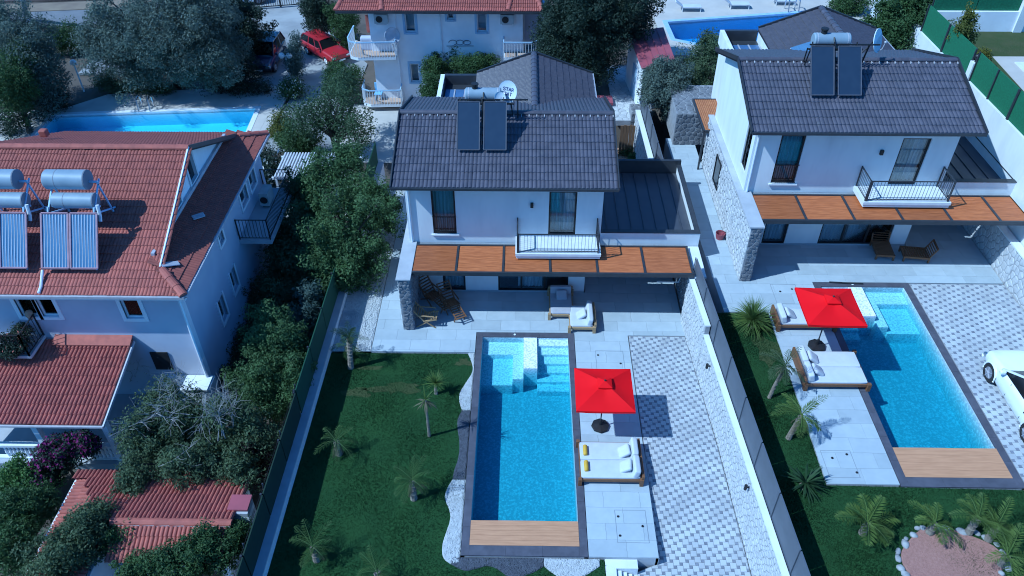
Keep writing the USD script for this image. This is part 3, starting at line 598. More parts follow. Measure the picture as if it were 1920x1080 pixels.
# ------------------------------------------------------------------ villas
def opening_wall(x0, x1, z0, z1, holes):
    return Polygon([(x0, z0), (x1, z0), (x1, z1), (x0, z1)], [[(a, c), (b, c), (b, d), (a, d)] for a, b, c, d in holes])
def window(parent, x0, x1, z0, z1, y, curtain, mullions=(), name='glass_door', fm='black', depth=.16, bars=0):
    """Frame, panes and curtain in an opening of a wall whose outer face is at y (facing -y)."""
    f = MB(); w = .07; yf = y+.06
    f.box(x0, x0+w, yf, yf+.07, z0, z1).box(x1-w, x1, yf, yf+.07, z0, z1).box(x0+w, x1-w, yf, yf+.07, z1-w, z1).box(x0+w, x1-w, yf, yf+.07, z0, z0+w)
    for m in mullions: f.box(m-.04, m+.04, yf-.002, yf+.068, z0+w, z1-w)
    p = part(parent, name, f, fm); xs = [x0+w, *mullions, x1-w]
    for a, b in zip(xs[:-1], xs[1:]): part(p, 'pane', MB().box(a, b, yf+.03, yf+.036, z0+w, z1-w), 'pane')
    for (a, b, cm) in curtain:
        k = np.linspace(a, b, max(8, int((b-a)*34))); yy = y+.30+.035*np.sin(k*42)+.012*np.sin(k*17); n = len(k)
        v = np.vstack([np.c_[k, yy, np.full(n, z0+.05)], np.c_[k, yy, np.full(n, z1)]]); part(p, 'curtain', (v, np.vstack([[[q, q+1, n+q+1], [q, n+q+1, n+q]] for q in range(n-1)])), cm, True)
    part(p, 'room', MB().box(x0-.1, x1+.1, y+.9, y+.95, z0-.05, z1+.05).box(x0-.15, x0-.1, y+.26, y+.95, z0, z1).box(x1+.1, x1+.15, y+.26, y+.95, z0, z1).box(x0-.15, x1+.15, y+.26, y+.95, z0-.06, z0-.01).box(x0-.15, x1+.15, y+.26, y+.95, z1+.01, z1+.06), 'concrete_dark')
    if bars:
        b = MB(); zb = z0+.85
        for q in range(10): x = x0+.08+(x1-x0-.16)*q/9; b.bar((x, y-.04, z0+.04), (x, y-.04, zb), .016)
        b.bar((x0, y-.04, zb), (x1, y-.04, zb), .03); b.bar((x0, y-.04, z0+.06), (x1, y-.04, z0+.06), .022); part(p, 'guard_rail', b, 'black')
    return p
def villa(label, O, cw):
    O = np.array(O, float); t = top('villa', label, 'house', O+[0, 28, 0]); B0 = BASE[t]; BASE[t] = B0-O   # parts below are written in the nearer villa's own place
    FY, XL, XR, EX = 25.9, -4.66, 3.15, 2.65
    dl, dr = (-3.65, -2.70, 3.07, 5.22), (1.02, 2.12, 3.03, 5.12)
    g1, g2 = (-3.42, -2.45, .02, 2.15), (-1.05, 1.95, .02, 2.15)
    part(t, 'upper_wall', MB().ext(opening_wall(XL, XR, 2.62, 5.78, [dl, dr]), 0, .24, XZ(FY)).ext(Polygon([(FY+.24, 2.62), (32.2, 2.62), (32.2, 5.72), (28.9, 6.82), (FY+.24, 5.86)], [[(26.25, 3.3), (27.05, 3.3), (27.05, 5.3), (26.25, 5.3)]]), 0, .22, YZ(XL)).ext(Polygon([(FY+.24, 2.62), (32.2, 2.62), (32.2, 5.72), (28.9, 6.82), (FY+.24, 5.86)]), 0, .22, YZ(XR-.22)).box(XL+.22, XR-.22, 32.0, 32.2, 2.62, 5.7), 'stucco')
    part(t, 'lower_wall', MB().ext(opening_wall(-4.42, EX, 0, 2.6, [g1, g2]), 0, .24, XZ(FY)).box(EX-.22, EX, FY+.24, 31, 0, 2.6).box(-4.4, EX, 30.8, 31, 0, 2.6).box(EX, XR, FY+.1, 31, 2.45, 2.61), 'stucco')
    part(t, 'rear_wing', MB().box(-4.0, XR, 32.203, 36.1, 0, 4.55).box(-2.29, XR, 32.203, 36.0, 4.55, 5.2), 'stucco')
    # stone wing on the left with a white capping
    part(t, 'stone_wall', MB().box(-4.85, -4.42, 23.42, FY, 0, 2.62).box(-4.85, -4.40, FY, 32.4, 0, 2.62), 'rubble_bed')
    hole = Polygon([(2.2, .75), (3.3, 1.0), (3.3, 2.15), (2.2, 1.9)])
    rubble(t, 'stone_facing', (-4.85, 32.4, 0), (0, -1, 0), (0, 0, 1), 6.5, 2.6, .22, 'rubble', seed=3, hole=sbox(2.5, .75, 3.5, 2.05))
    rubble(t, 'stone_facing', (-4.85, FY, 0), (0, -1, 0), (0, 0, 1), 2.48, 2.6, .22, 'rubble', seed=4)
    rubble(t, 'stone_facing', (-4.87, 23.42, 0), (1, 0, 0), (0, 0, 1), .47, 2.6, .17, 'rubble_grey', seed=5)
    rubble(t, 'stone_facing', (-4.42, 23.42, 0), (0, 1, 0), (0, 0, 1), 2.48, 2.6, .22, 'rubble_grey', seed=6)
    part(t, 'wall_cap', MB().box(-4.93, -4.36, 23.38, FY-.003, 2.62, 2.68).box(-4.93, XL-.003, FY, 32.4, 2.62, 2.68), 'concrete')
    w = part(t, 'side_window', MB().box(-4.90, -4.86, 28.9, 29.9, .75, .82).box(-4.90, -4.86, 28.9, 29.9, 1.98, 2.05).box(-4.90, -4.86, 28.9, 28.97, .82, 1.98).box(-4.90, -4.86, 29.83, 29.9, .82, 1.98), 'black')
    part(w, 'pane', MB().box(-4.875, -4.868, 28.97, 29.83, .82, 1.98), 'car_glass')
    w = part(t, 'side_window', MB().box(XL+.05, XL+.12, 26.25, 26.32, 3.3, 5.3).box(XL+.05, XL+.12, 26.98, 27.05, 3.3, 5.3).box(XL+.05, XL+.12, 26.32, 26.98, 3.3, 3.37).box(XL+.05, XL+.12, 26.32, 26.98, 5.23, 5.3).box(XL+.05, XL+.12, 26.32, 26.98, 4.1, 4.15), 'black')
    part(w, 'pane', MB().box(XL+.08, XL+.09, 26.32, 26.98, 3.37, 5.23), 'pane'); part(w, 'room', MB().box(XL+.3, XL+.34, 26.1, 27.2, 3.2, 5.4), 'concrete_dark')
    part(t, 'rain_pipe', MB().tube([(XL+.12, FY-.06, 5.7), (XL+.12, FY-.06, 2.7)], .045, 8), 'white_paint')
    # upper doors, ground floor doors
    window(t, *dl, FY, [(dl[0]+.05, dl[1]-.05, 'curtain_teal')], bars=1, name='balcony_window')
    window(t, *dr, FY, [(dr[0]+.05, dr[0]+.62, 'curtain_teal'), (dr[0]+.62, dr[1]-.05, 'curtain_white')])
    window(t, *g1, FY, [(g1[0]+.05, g1[1]-.05, 'curtain_white')]); window(t, *g2, FY, [(-.2, .85, 'curtain_white')] if O[0] == 0 else [(-1.0, .1, 'curtain_white'), (.2, 1.0, 'curtain_white'), (1.1, 1.9, 'curtain_white')], mullions=(-.05, .95))
    part(t, 'window_sill', MB().box(dl[0]-.08, dl[1]+.1, FY-.08, FY+.02, dl[2]-.07, dl[2]-.01), 'white_paint')
    part(t, 'skirting', MB().box(-4.4, EX, FY-.02, FY-.001, 0, .07), 'slab_0')
    part(t, 'wall_lamp', MB().box(.28, .40, FY-.10, FY-.002, 4.42, 4.62), 'black'); part(t, 'wall_lamp', MB().box(-1.75, -1.6, FY-.10, FY-.002, 1.35, 1.5), 'black')
    # balcony
    part(t, 'balcony_slab', MB().box(-.27, 3.07, 24.72, FY-.002, 2.74, 2.98).box(-.30, 3.10, 24.69, FY-.003, 2.86, 2.981), 'white_paint')
    b = part(t, 'balcony_railing', MB().box(-.2, -.15, 24.74, 24.79, 2.985, 3.9), 'dark_metal')
    for a, c in (((-.22, 24.77, 2.985), (2.98, 24.77, 2.985)), ((-.22, FY-.05, 2.985), (-.22, 24.80, 2.985)), ((2.98, FY-.05, 2.985), (2.98, 24.80, 2.985))): railing(b, a, c, .9, .13, name='railing_panel', r=.008)
    # pergola roof over the porch
    f = MB(); px0, px1, py0, py1, pz = -4.55, 6.72, 23.87, 25.72, 2.62
    xs = [px0+.06+(px1-px0-.12)*k/6 for k in range(7)]
    f.box(px0, px1, py0, py0+.09, pz-.12, pz+.05).box(px0, px1, py1-.08, py1, pz-.1, pz+.05)
    for x in xs: f.box(x-.045, x+.045, py0+.09, py1-.08, pz-.1, pz+.05)
    if px1 > cw: f.v = [np.minimum(v, [cw-.35, 99, 99]) for v in f.v]
    p = part(t, 'pergola_frame', f, 'dark_metal')
    for k in range(6):
        a, b_ = xs[k]+.048, min(xs[k+1]-.048, cw-.36); nb = 7
        for q in range(nb):
            ya = py0+.10+(py1-py0-.19)*q/nb
            part(t, 'roof_board', MB().box(a, b_, ya+.004, ya+(py1-py0-.19)/nb-.001, pz-.02, pz+.022), f'pergola_wood_{(k*5+q*3) % 3}')
    part(t, 'ceiling_lamp', MB().lathe((3.3, 25.0, 2.2), [(.16, 0), (.14, .12), (.03, .2)], 14), 'board_brown')
    # flat carport roof with standing seams and a white parapet
    part(t, 'carport_roof', MB().box(XR-.02, cw-.18, FY+.25, 31.2, 2.55, 2.72), 'seam_metal')
    for k in range(8):
        x = XR+.35+k*.52
        if x < cw-.3: part(t, 'roof_seam', MB().box(x, x+.03, FY+.26, 31.15, 2.72, 2.765), 'seam_metal')
    part(t, 'parapet', MB().box(XR+.003, cw, FY+.02, FY+.22, 2.30, 3.15).box(cw-.16, cw, FY+.22, 31.3, 2.5, 3.12), 'stucco')
    part(t, 'flashing_and_shaded_parapet', MB().box(XR+.02, cw+.01, FY+.0, FY+.24, 3.152, 3.18).box(cw-.2, cw+.01, FY+.24, 31.3, 3.123, 3.16).box(XR-.4, cw, 31.25, 31.4, 2.5, 3.35), 'dark_metal')  # back parapet coloured dark for the shade on its inner face; rest is flashing
    # main roof
    e0, e1, rx0, rx1 = np.array([0, 25.2, 5.72]), np.array([0, 28.9, 6.92]), -5.03, 3.60; w = e1-e0; L = np.linalg.norm(w)
    part(t, 'roof', MB().ext(Polygon([(25.24, 5.62), (28.9, 6.81), (32.6, 5.62), (32.6, 5.70), (28.9, 6.91), (25.24, 5.72)]), 0, rx1-rx0-.02, YZ(rx0+.01)), 'roof_deck')
    roof_tiles(t, (rx0, *e0[1:]), (1, 0, 0), w, sbox(0, 0, rx1-rx0, L), (rx1-rx0)/28, L/10, SL3, 'slate_stuff')
    roof_tiles(t, (rx1, 32.65, 5.71), (-1, 0, 0), (0, -3.75, 1.21), sbox(0, 0, rx1-rx0, 3.94), (rx1-rx0)/28, .37, SL3, 'slate_stuff', most=0)
    ridge_tiles(t, (rx0, 28.9, 6.95), (rx1, 28.9, 6.95), SL3, .31, .13)
    for k in range(28): part(t, 'ridge_mortar', MB().bar((rx0+(k+.98)*(rx1-rx0)/28, 28.76, 6.93), (rx0+(k+1)*(rx1-rx0)/28, 28.66, 6.90), .035, .05), 'mortar')
    part(t, 'gutter', MB().bar((rx0-.02, 25.15, 5.70), (rx1+.02, 25.15, 5.70), .10, .10), 'dark_metal')
    for xv in (rx0-.03, rx1+.03): part(t, 'verge_trim', MB().bar((xv, 25.16, 5.74), (xv, 28.9, 6.99), .05, .17).bar((xv, 28.9, 6.99), (xv, 32.66, 5.77), .05, .17), 'dark_metal')
    # rear wing: gabled slate roof and a small flat terrace with glass panels
    ax0, ax1, axm, az0, az1, ya, yb = -2.3, 3.3, .45, 5.3, 6.32, 30.6, 36.1
    part(t, 'rear_roof', MB().ext(Polygon([(ax0, az0-.1), (axm, az1-.1), (ax1, az0-.1), (ax1, az0-.02), (axm, az1-.02), (ax0, az0-.02)]), ya, yb, XZ(0)).ext(Polygon([(ax0+.2, 4.9), (axm, 4.9), (ax1-.2, 4.9), (ax1-.2, 5.2), (axm, 6.2), (ax0+.2, 5.2)]), ya, yb-.2, XZ(0)), 'roof_deck')
    Ls = math.hypot(axm-ax0, az1-az0)
    roof_tiles(t, (ax0, yb, az0), (0, -1, 0), (axm-ax0, 0, az1-az0), sbox(0, 0, yb-ya, Ls), .25, .32, SL3, 'slate_stuff', most=0)
    roof_tiles(t, (ax1, ya, az0), (0, 1, 0), (axm-ax1, 0, az1-az0), sbox(0, 0, yb-ya, Ls), .25, .32, SL3, 'slate_stuff', most=0)
    ridge_tiles(t, (axm, ya, az1+.02), (axm, yb, az1+.02), ['frame_alu', 'slate_tile_2'] if 0 else SL3, .4, .15, name='rear_ridge_tile')
    part(t, 'rear_verge', MB().bar((ax0, yb+.02, az0+.05), (axm, yb+.02, az1+.07), .08, .14).bar((axm, yb+.02, az1+.07), (ax1, yb+.02, az0+.05), .08, .14), 'dark_metal')
    part(t, 'rear_gutter', MB().bar((ax1+.03, ya, az0), (ax1+.03, yb, az0), .09), 'frame_alu')
    xt = -4.1; part(t, 'roof_terrace', MB().box(xt, xt+.2, 32.21, 36.2, 4.56, 5.22), 'stucco'); part(t, 'terrace_floor', MB().box(xt+.2, ax0, 32.21, 36.0, 4.56, 4.75), 'dark_metal')
    part(t, 'terrace_parapet', MB().box(xt+.2, ax0-.02, 36.0, 36.2, 4.75, 5.24).box(xt+.2, xt+.23, 32.25, 36.0, 4.75, 5.2), 'dark_metal')
    for k in range(3): part(t, 'glass_panel', MB().box(xt+.30+k*.49, xt+.70+k*.49, 32.6, 35.3, 4.80, 4.84), 'glass_blue'); part(t, 'panel_rail', MB().box(xt+.71+k*.49, xt+.77+k*.49, 32.6, 35.3, 4.80, 4.86), 'frame_alu')
    BASE[t] = B0
    return t
VO = (13.56, 1.07, 1.85)
villa('white two storey villa with dark slate roof behind the nearer pool', (0, 0, 0), 7.2)
villa('white two storey villa with slate roof behind the farther pool, white gable wall showing', VO, 6.30)

# solar water heaters and dishes on the villa roofs
def heater(label, O, tank='tank_steel', third=False):
    O = np.array(O); t = top('solar_water_heater', label, 'water heater', O+[-1.65, 27.4, 6.4], group=None)
    e = np.array([0, 26.86, 6.40]); w = np.array([0, 1.22, 1.42]); n = np.array([0, -1.42, 1.22])/1.87
    for x0 in (-2.60, -1.56):
        b = [np.array([x, *(e+w*k)[1:]]) for x, k in ((x0, 0), (x0+.87, 0), (x0+.87, 1), (x0, 1))]
        p = part(t, 'collector', MB().hexa([q+O for q in b], [q+O+n*.07 for q in b]), 'collector_dark')
        fr = MB(); c = [q+O+n*.075 for q in b]
        for i in range(4): fr.bar(c[i], c[(i+1) % 4], .035, .03)
        part(p, 'collector_frame', fr, 'dark_alu')
    f = MB()
    for x in (-2.5, -1.65, -.8): f.bar(O+(x, 27.0, 6.55), O+(x, 28.25, 7.95), .04).bar(O+(x, 28.2, 7.9), O+(x, 28.5, 6.9), .04).bar(O+(x, 28.6, 7.55), O+(x, 28.7, 6.95), .04)
    f.bar(O+(-2.5, 28.5, 7.55), O+(-.4, 28.5, 7.55), .06).bar(O+(-2.6, 28.2, 7.86), O+(.15, 28.35, 7.80), .05).bar(O+(-.25, 28.6, 6.9), O+(-.25, 28.35, 7.8), .05)
    part(t, 'stand', f, 'black')
    c = O+np.array([0, 28.75, 7.82]); m = MB().tube([c+[-2.33, 0, 0], c+[-2.29, 0, 0], c+[-.95, 0, 0], c+[-.91, 0, 0]], [.23, .27, .27, .23], 24)
    tk = part(t, 'tank', m, tank, 40)
    bd = MB()
    for x in (-2.2, -1.04): bd.tube([c+[x-.02, 0, 0], c+[x+.02, 0, 0]], .276, 24)
    part(tk, 'tank_band', bd, 'frame_alu'); part(tk, 'valve_cap', MB().cyl(c+[-1.95, .02, .25], c+[-1.95, .02, .42], .12, 12).cyl(c+[-1.95, .02, .40], c+[-1.95, .02, .46], .15, 12), 'black')
    part(tk, 'tank_pipe', MB().tube([c+[-1.6, -.2, .18], c+[-1.6, -.45, 0], c+[-1.62, -.5, -.3], c+[-1.65, -.62, -1.0]], .03, 6), 'black')
    part(tk, 'lower_trough', MB().bar(c+[-2.3, -.12, -.33], c+[-.92, -.12, -.33], .3, .08), 'frame_alu')
heater('pair of dark solar panels with pale blue tank on the nearer villa roof', (0, 0, 0))
heater('pair of dark solar panels with pale blue tank on the farther villa roof', VO)
def dish(name, label, c, r, nrm, foot, text=None):
    c = np.array(c, float); n = np.array(nrm, float); n /= np.linalg.norm(n); a = np.cross([0, 0, 1], n); a /= np.linalg.norm(a); b = np.cross(n, a); M = np.stack([a, b, n], 1)
    t = top(name, label, 'satellite dish', foot); k = np.linspace(0, 1, 7)
    prof = [(r*x+1e-4, .22*r*x*x) for x in k]+[(r*1.02, .22*r+.01), (r*1.0, .22*r-.025)]+[(r*x+1e-4, .22*r*x*x-.02) for x in k[::-1]]
    m = MB().lathe((0, 0, 0), prof, 28).move(M @ np.diag([.92, 1.0, 1.0]), c); p = part(t, 'reflector', m, 'dish', 50)
    if text:
        for i, s in enumerate(text):
            tm = meshkit.text_mesh(s, r*.30, .004, bold=True); w = tm.vertices[:, 0].max(); v = tm.vertices-[w/2, -r*.08+i*r*.42, 0]
            rr = np.hypot(v[:, 0], v[:, 1]); v[:, 2] += .22*rr**2/r+.012
            part(p, 'lettering', ((v @ M.T)+c, tm.faces), 'dish_text')
    part(t, 'feed_arm', MB().tube([c-b*r*.95+n*.1, c-b*r*.7+n*r*.6, c+n*r*.85-b*r*.15], .018, 6).cyl(c+n*r*.8-b*r*.15, c+n*r*.95-b*r*.12, .05, 8), 'frame_alu')
    part(t, 'mast', MB().tube([np.array(foot, float), c-n*.18-[0, 0, .25], c-n*.03], .028, 8), 'black')
dish('satellite_dish', 'large round dish with dark lettering beside the pale tank on the nearer villa roof', at_y(953, 172, 28.95), .44, (-.35, -.8, .35), (-.45, 28.75, 6.9), ('STAR', 'SAT'))
dish('satellite_dish', 'small white dish in front of the large dish on the nearer villa roof', at_y(937, 184, 28.4), .24, (.25, -.75, .55), (-.9, 28.35, 7.0))
dish('satellite_dish', 'tilted blue-rimmed dish beside the tank on the farther villa roof', at_y(1641, 76, 29.9), .46, (.72, -.6, .25), (12.95, 29.75, 8.8))
r_ = top('roof_hatch', 'blue glass rooflight propped on the farther villa rear roof', 'rooflight', (12.6, 33.2, 7.7))
b = [np.array(x) for x in ((11.9, 32.6, 7.55), (13.3, 32.6, 8.05), (13.3, 33.9, 8.05), (11.9, 33.9, 7.55))]
part(r_, 'pane', MB().hexa(b, [x+[-.03, 0, .07] for x in b]), 'collector_blue'); part(r_, 'frame', MB().bar(b[0], b[1], .1, .2).bar(b[2], b[3], .1).bar(b[0], b[3], .1).bar(b[1], b[2], .1, .2), 'frame_alu')

# ------------------------------------------------------------------ boundary walls and fences
def bwall(name, label, pts, zb, zt, th, cap, facem, seed, size=.2, fence=None, face=True, capm='stucco', facez=None):
    """Low wall along pts (from near to far), stone face on its left (-x) side, white cap, optional sheet fence on top."""
    t = top(name, label, 'wall', (*pts[0], zb))
    for (xa, ya), (xb, yb) in zip(pts[:-1], pts[1:]):
        v = [(xa-th, ya, zb), (xa, ya, zb), (xb, yb, zb), (xb-th, yb, zb)]; part(t, 'wall', MB().hexa(v, [(x, y, zt) for x, y, _ in v]), 'stucco' if not face else 'rubble_bed')
        d = np.array([xb-xa, yb-ya, 0]); Lw = np.linalg.norm(d)
        if face: rubble(t, 'stone_facing', (xb-th, yb, zb), -d, (0, 0, 1), Lw, zt-zb, size, facem, seed=seed, proud=.025)
        v = [(xa-th-.03, ya, zt), (xa+.01, ya, zt), (xb+.01, yb, zt), (xb-th-.03, yb, zt)]; part(t, 'wall_cap', MB().hexa(v, [(x, y, zt+.06) for x, y, _ in v]), capm)
    return t
def panel_fence(name, label, a, b, zb, zt, n, m, th=.04, post='dark_metal', post_w=.06, proud=0):
    a, b = np.array(a, float), np.array(b, float); t = top(name, label, 'fence', (*a, zb)); d = (b-a)/n; s = np.array([-(b-a)[1], (b-a)[0]])/np.linalg.norm(b-a)
    for k in range(n):
        p, q = a+d*k, a+d*(k+1); p2, q2 = p+d*.012, q-d*.012
        part(t, 'fence_panel', MB().hexa([(*(p2-s*th/2), zb), (*(q2-s*th/2), zb), (*(q2+s*th/2), zb), (*(p2+s*th/2), zb)], [(*(p2-s*th/2), zt), (*(q2-s*th/2), zt), (*(q2+s*th/2), zt), (*(p2+s*th/2), zt)]), m)
    for k in range(n+1): p = a+d*k+s*(th/2+post_w/2+.004)*(1 if proud else 1); part(t, 'fence_post', MB().box(p[0]-post_w/2, p[0]+post_w/2, p[1]-post_w/2, p[1]+post_w/2, zb-.1, zt+.03), post)
    return t
bwall('stone_wall', 'long white-capped stone wall under the grey fence between the two pools', [(wall_x(8), 8), (wall_x(21.2), 21.2)], -1.2, 1.93, .16, .06, 'rubble', 11, .17)
bwall('stone_wall', 'short taller stone wall piece with white cap beside the nearer carport', [(wall_x(21.2), 21.205), (wall_x(24.2), 24.2)], -.3, 2.36, .16, .06, 'rubble', 12, .17)
panel_fence('sheet_fence', 'grey sheet fence on top of the stone wall between the two pools', (wall_x(8)+.07, 8), (wall_x(24.3)+.07, 24.3), 1.80, 3.15, 9, 'grey_panel', post='grey_panel', post_w=.03)
for (x, y, z, lb) in ((wall_x(19.9)-.30, 19.9, 1.55, 'small black wall lamp high on the stone wall near its step'), (wall_x(14.7)-.30, 14.7, 1.55, 'small black wall lamp on the stone wall beside the patterned drive')):
    m = MB().cyl((x, y, z), (x, y, z+.2), .05, 10).box(x, x+.10, y-.02, y+.02, z+.08, z+.12); single('wall_lamp', lb, 'lamp', m, 'black')
bwall('stone_wall', 'white-capped stone wall behind the nearer carport', [(6.42, 31.6), (6.28, 38.8)], -.3, 1.95, .22, .06, 'rubble', 13, .22)
panel_fence('sheet_fence', 'grey sheet fence behind the nearer carport beside the olive tree', (6.50, 31.6), (6.36, 38.9), 1.85, 3.05, 4, 'grey_panel', post='grey_panel', post_w=.03)
# carport side wall of the nearer villa
t = top('carport_wall', 'white-topped stone side wall of the nearer porch', 'wall', (6.95, 27, 0))
part(t, 'wall', MB().box(6.72, 7.15, 24.25, 31.3, -.3, 2.45), 'stucco'); part(t, 'wall_cap', MB().box(6.73, 7.2, 23.88, 25.88, 2.452, 2.52), 'stucco'); part(t, 'lintel', MB().box(6.76, 7.16, 23.9, 24.245, 1.95, 2.45), 'stucco')
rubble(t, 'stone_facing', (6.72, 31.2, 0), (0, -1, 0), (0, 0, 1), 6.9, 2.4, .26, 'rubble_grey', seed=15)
# right boundary of the farther lot
bwall('stone_wall', 'stone wall beside the farther porch and white car', [(19.95, 10), (19.62, 24.5), (19.62, 32)], .6, 3.3, .3, .06, 'rubble', 16, .26)
t = top('white_wall', 'tall white rendered wall under the bright green fence at the right', 'wall', (20.0, 32, 1.8))
part(t, 'wall', MB().box(19.68, 20.0, 20, 44.6, 1.0, 6.55), 'stucco'); part(t, 'wall', MB().box(20.001, 40, 38.6, 38.9, 6.4, 7.5), 'old_white')
for k, (y0, y1) in enumerate(((22.5, 25.6), (25.95, 29.3), (29.35, 32.9), (33.25, 36.0), (36.05, 38.5))):
    panel_fence('green_fence', f'bright green artificial hedge fence panel, {["nearest the right edge", "second from the right edge", "third from the right edge, behind a white post", "fourth, beside the yellow cypress", "farthest, at the corner under the tree"][k]}', (19.80, y0), (19.80, y1), 6.56, 7.85, 2 if k in (1, 2) else 1, 'green_net')
for y in (25.78, 33.08):
    t = top('gate_post', f'white wall post with lamp {"near the right edge" if y < 30 else "below the yellow cypress"}', 'post', (19.8, y, 6.5)); part(t, 'post', MB().box(19.66, 20.02, y-.16, y+.16, 5.6, 7.35), 'stucco'); part(t, 'lamp', MB().cyl((19.8, y, 7.35), (19.8, y, 7.5), .05, 8).ball((19.8, y, 7.6), .12, 1), 'black')
panel_fence('green_fence', 'bright green artificial hedge fence on the far wall, left part', (20.05, 38.75), (24.3, 38.75), 7.5, 8.75, 2, 'green_net')
panel_fence('green_fence', 'bright green artificial hedge fence on the far wall, right part', (24.75, 38.75), (30, 38.75), 7.5, 8.75, 2, 'green_net')
t = top('gate_post', 'white post with lamp on the far wall between the green fences', 'post', (24.5, 38.7, 7.4)); part(t, 'post', MB().box(24.3, 24.72, 38.5, 38.95, 6.5, 8.3), 'stucco'); part(t, 'lamp', MB().ball((24.5, 38.7, 8.5), .14, 1), 'black')
t = top('upper_garden', 'thin grass garden at the far right on higher ground', kind='structure')
part(t, 'soil', MB().box(20.0, 60, 15, 38.6, 1, 6.5), 'dry_lawn')
fp = Polygon([(21.6, 30), (40, 30), (40, 35.6), (22.0, 35.6)]); part(t, 'paving', MB().ext(fp, 6.3, 6.515), 'stone_deck')
p = top('swimming_pool', 'dark covered pool with white rim at the right edge', 'pool', (26, 32, 6.5)); part(p, 'rim', MB().ext(Polygon([(22.5, 30.2), (36, 30.2), (36, 34.9), (22.7, 34.9)], [[(22.8, 30.5), (35.7, 30.5), (35.7, 34.6), (23.0, 34.6)]]), 6.45, 6.56), 'white_paint'); part(p, 'cover', MB().ext(Polygon([(22.8, 30.5), (35.7, 30.5), (35.7, 34.6), (23.0, 34.6)]), 6.3, 6.53), 'collector_dark')
# left boundary of the nearer lot
t = bwall('garden_wall', 'low grey wall along the left side of the nearer lawn', [(W1(8), 8), (W1(14.2), 14.2), (W1(36), 36)], -1.4, .28, .33, .06, 'stucco', 17, face=False, capm='concrete')
xf = lambda y: W1(y)-.30
panel_fence('green_fence', 'dark green hedge fence along the low wall left of the nearer lawn', (xf(18.6), 18.6), (xf(36), 36), .34, 1.55, 8, 'hedge_net')
panel_fence('net_fence', 'near black netting fence along the lower part of the low grey wall', (xf(8), 8), (xf(18.55), 18.55), .34, 1.5, 5, 'dark_net')
t = top('wire_fence', 'thin wire fence with slim posts along the lower part of the low wall', 'fence', (xf(14), 14, .3)); m = MB()
for z in np.arange(.45, 1.5, .12): m.bar((xf(8)-.1, 8, z), (xf(19.1)-.1, 19.1, z), .008)
for y in np.arange(8, 19.1, .16): m.bar((xf(y)-.1, y, .3), (xf(y)-.1, y, 1.5), .006)
part(t, 'wire', m, 'black')
for y in np.arange(8.4, 19.2, 2.1): part(t, 'fence_post', MB().cyl((xf(y)-.1, y, -1.4), (xf(y)-.1, y, 1.55), .025, 8), 'dark_metal')

# ------------------------------------------------------------------ red roofed house on the left
Hs = top('red_roof_house', 'lilac two storey house with red clay tile roof and black balcony at the left', 'house', (-16, 26, -1.4))
LY, LX, EZ, EY, EXR, RY, RZ = 20.75, -12.15, 4.5, 20.2, -11.6, 25.85, 7.0
lw = [(-18.05, -17.42, 3.0, 3.92), (-17.28, -16.68, 3.0, 3.92), (-14.27, -13.62, 2.95, 3.95)]
part(Hs, 'front_wall', MB().ext(opening_wall(-21, LX, -1.4, 4.35, lw), 0, .25, XZ(LY)), 'lilac_plaster')
ys = [(23.3, 23.9, .35, 1.4), (25.0, 25.6, .5, 1.5), (25.0, 25.5, 3.0, 3.9), (28.0, 28.9, 2.75, 4.1), (29.4, 30.2, 2.75, 4.1)]
part(Hs, 'side_wall', MB().ext(opening_wall(LY+.25, 31.2, -1.4, 4.35, ys), 0, .25, YZ(LX-.25)).box(-21, LX, 31.2, 31.4, -1.4, 4.35), 'lilac_plaster')
for a, b, c, d in lw:
    window(Hs, a, b, c, d, LY, [(a+.05, b-.05, 'curtain_white')] if a < -15 else [], name='window', fm='white_paint')
    f = MB(); w = .13; f.box(a-w, a, LY-.04, LY+.05, c-w, d+.1).box(b, b+w, LY-.04, LY+.05, c-w, d+.1).box(a, b, LY-.05, LY+.05, c-w, c-.003); part(Hs, 'window_surround', f, 'old_white')
part(Hs, 'flower_pot', MB().lathe((-17.75, LY-.02, 2.9), [(.09, 0), (.14, .2), (.01, .2)], 10).ball((-17.75, LY-.02, 3.15), .14, 1), 'orange_clay')
for a, b, c, d in ys:
    p = part(Hs, 'side_window', MB().box(LX-.2, LX-.12, a, a+.06, c, d).box(LX-.2, LX-.12, b-.06, b, c, d).box(LX-.2, LX-.12, a+.06, b-.06, d-.06, d).box(LX-.2, LX-.12, a+.06, b-.06, c, c+.06), 'white_paint'); part(p, 'pane', MB().box(LX-.17, LX-.16, a+.06, b-.06, c+.06, d-.06), 'car_glass')
    f = MB(); f.box(LX-.03, LX+.04, a-.12, a, c-.12, d+.12).box(LX-.03, LX+.04, b, b+.12, c-.12, d+.12).box(LX-.03, LX+.05, a, b, c-.12, c-.002); part(Hs, 'window_surround', f, 'old_white')
part(Hs, 'corner_pilaster', MB().box(LX-.01, LX+.05, LY-.06, LY+.3, -1.4, 4.3), 'old_white'); part(Hs, 'rain_pipe', MB().tube([(LX+.1, LY-.12, 4.3), (LX+.1, LY-.12, 0)], .06, 8), 'white_paint')
part(Hs, 'plinth', MB().box(-13.6, LX+.35, 20.0, LY-.002, -1.4, .0).box(LX-.7, LX+.30, 19.95, 20.70, .002, .06), 'stucco')
part(Hs, 'cellar_window', MB().box(-13.95, -13.3, LY-.05, LY-.003, .35, 1.25), 'black')
slp = (RZ-EZ)/(RY-EY); wv = np.array([0, RY-EY, RZ-EZ]); Ls = np.linalg.norm(wv); XR0 = -21.0; gx1 = -12.65
fp = Polygon([(0, 0), (EXR-XR0, 0), (gx1-XR0, 1.05*Ls/(RY-EY)), (gx1-XR0, Ls), (0, Ls)])
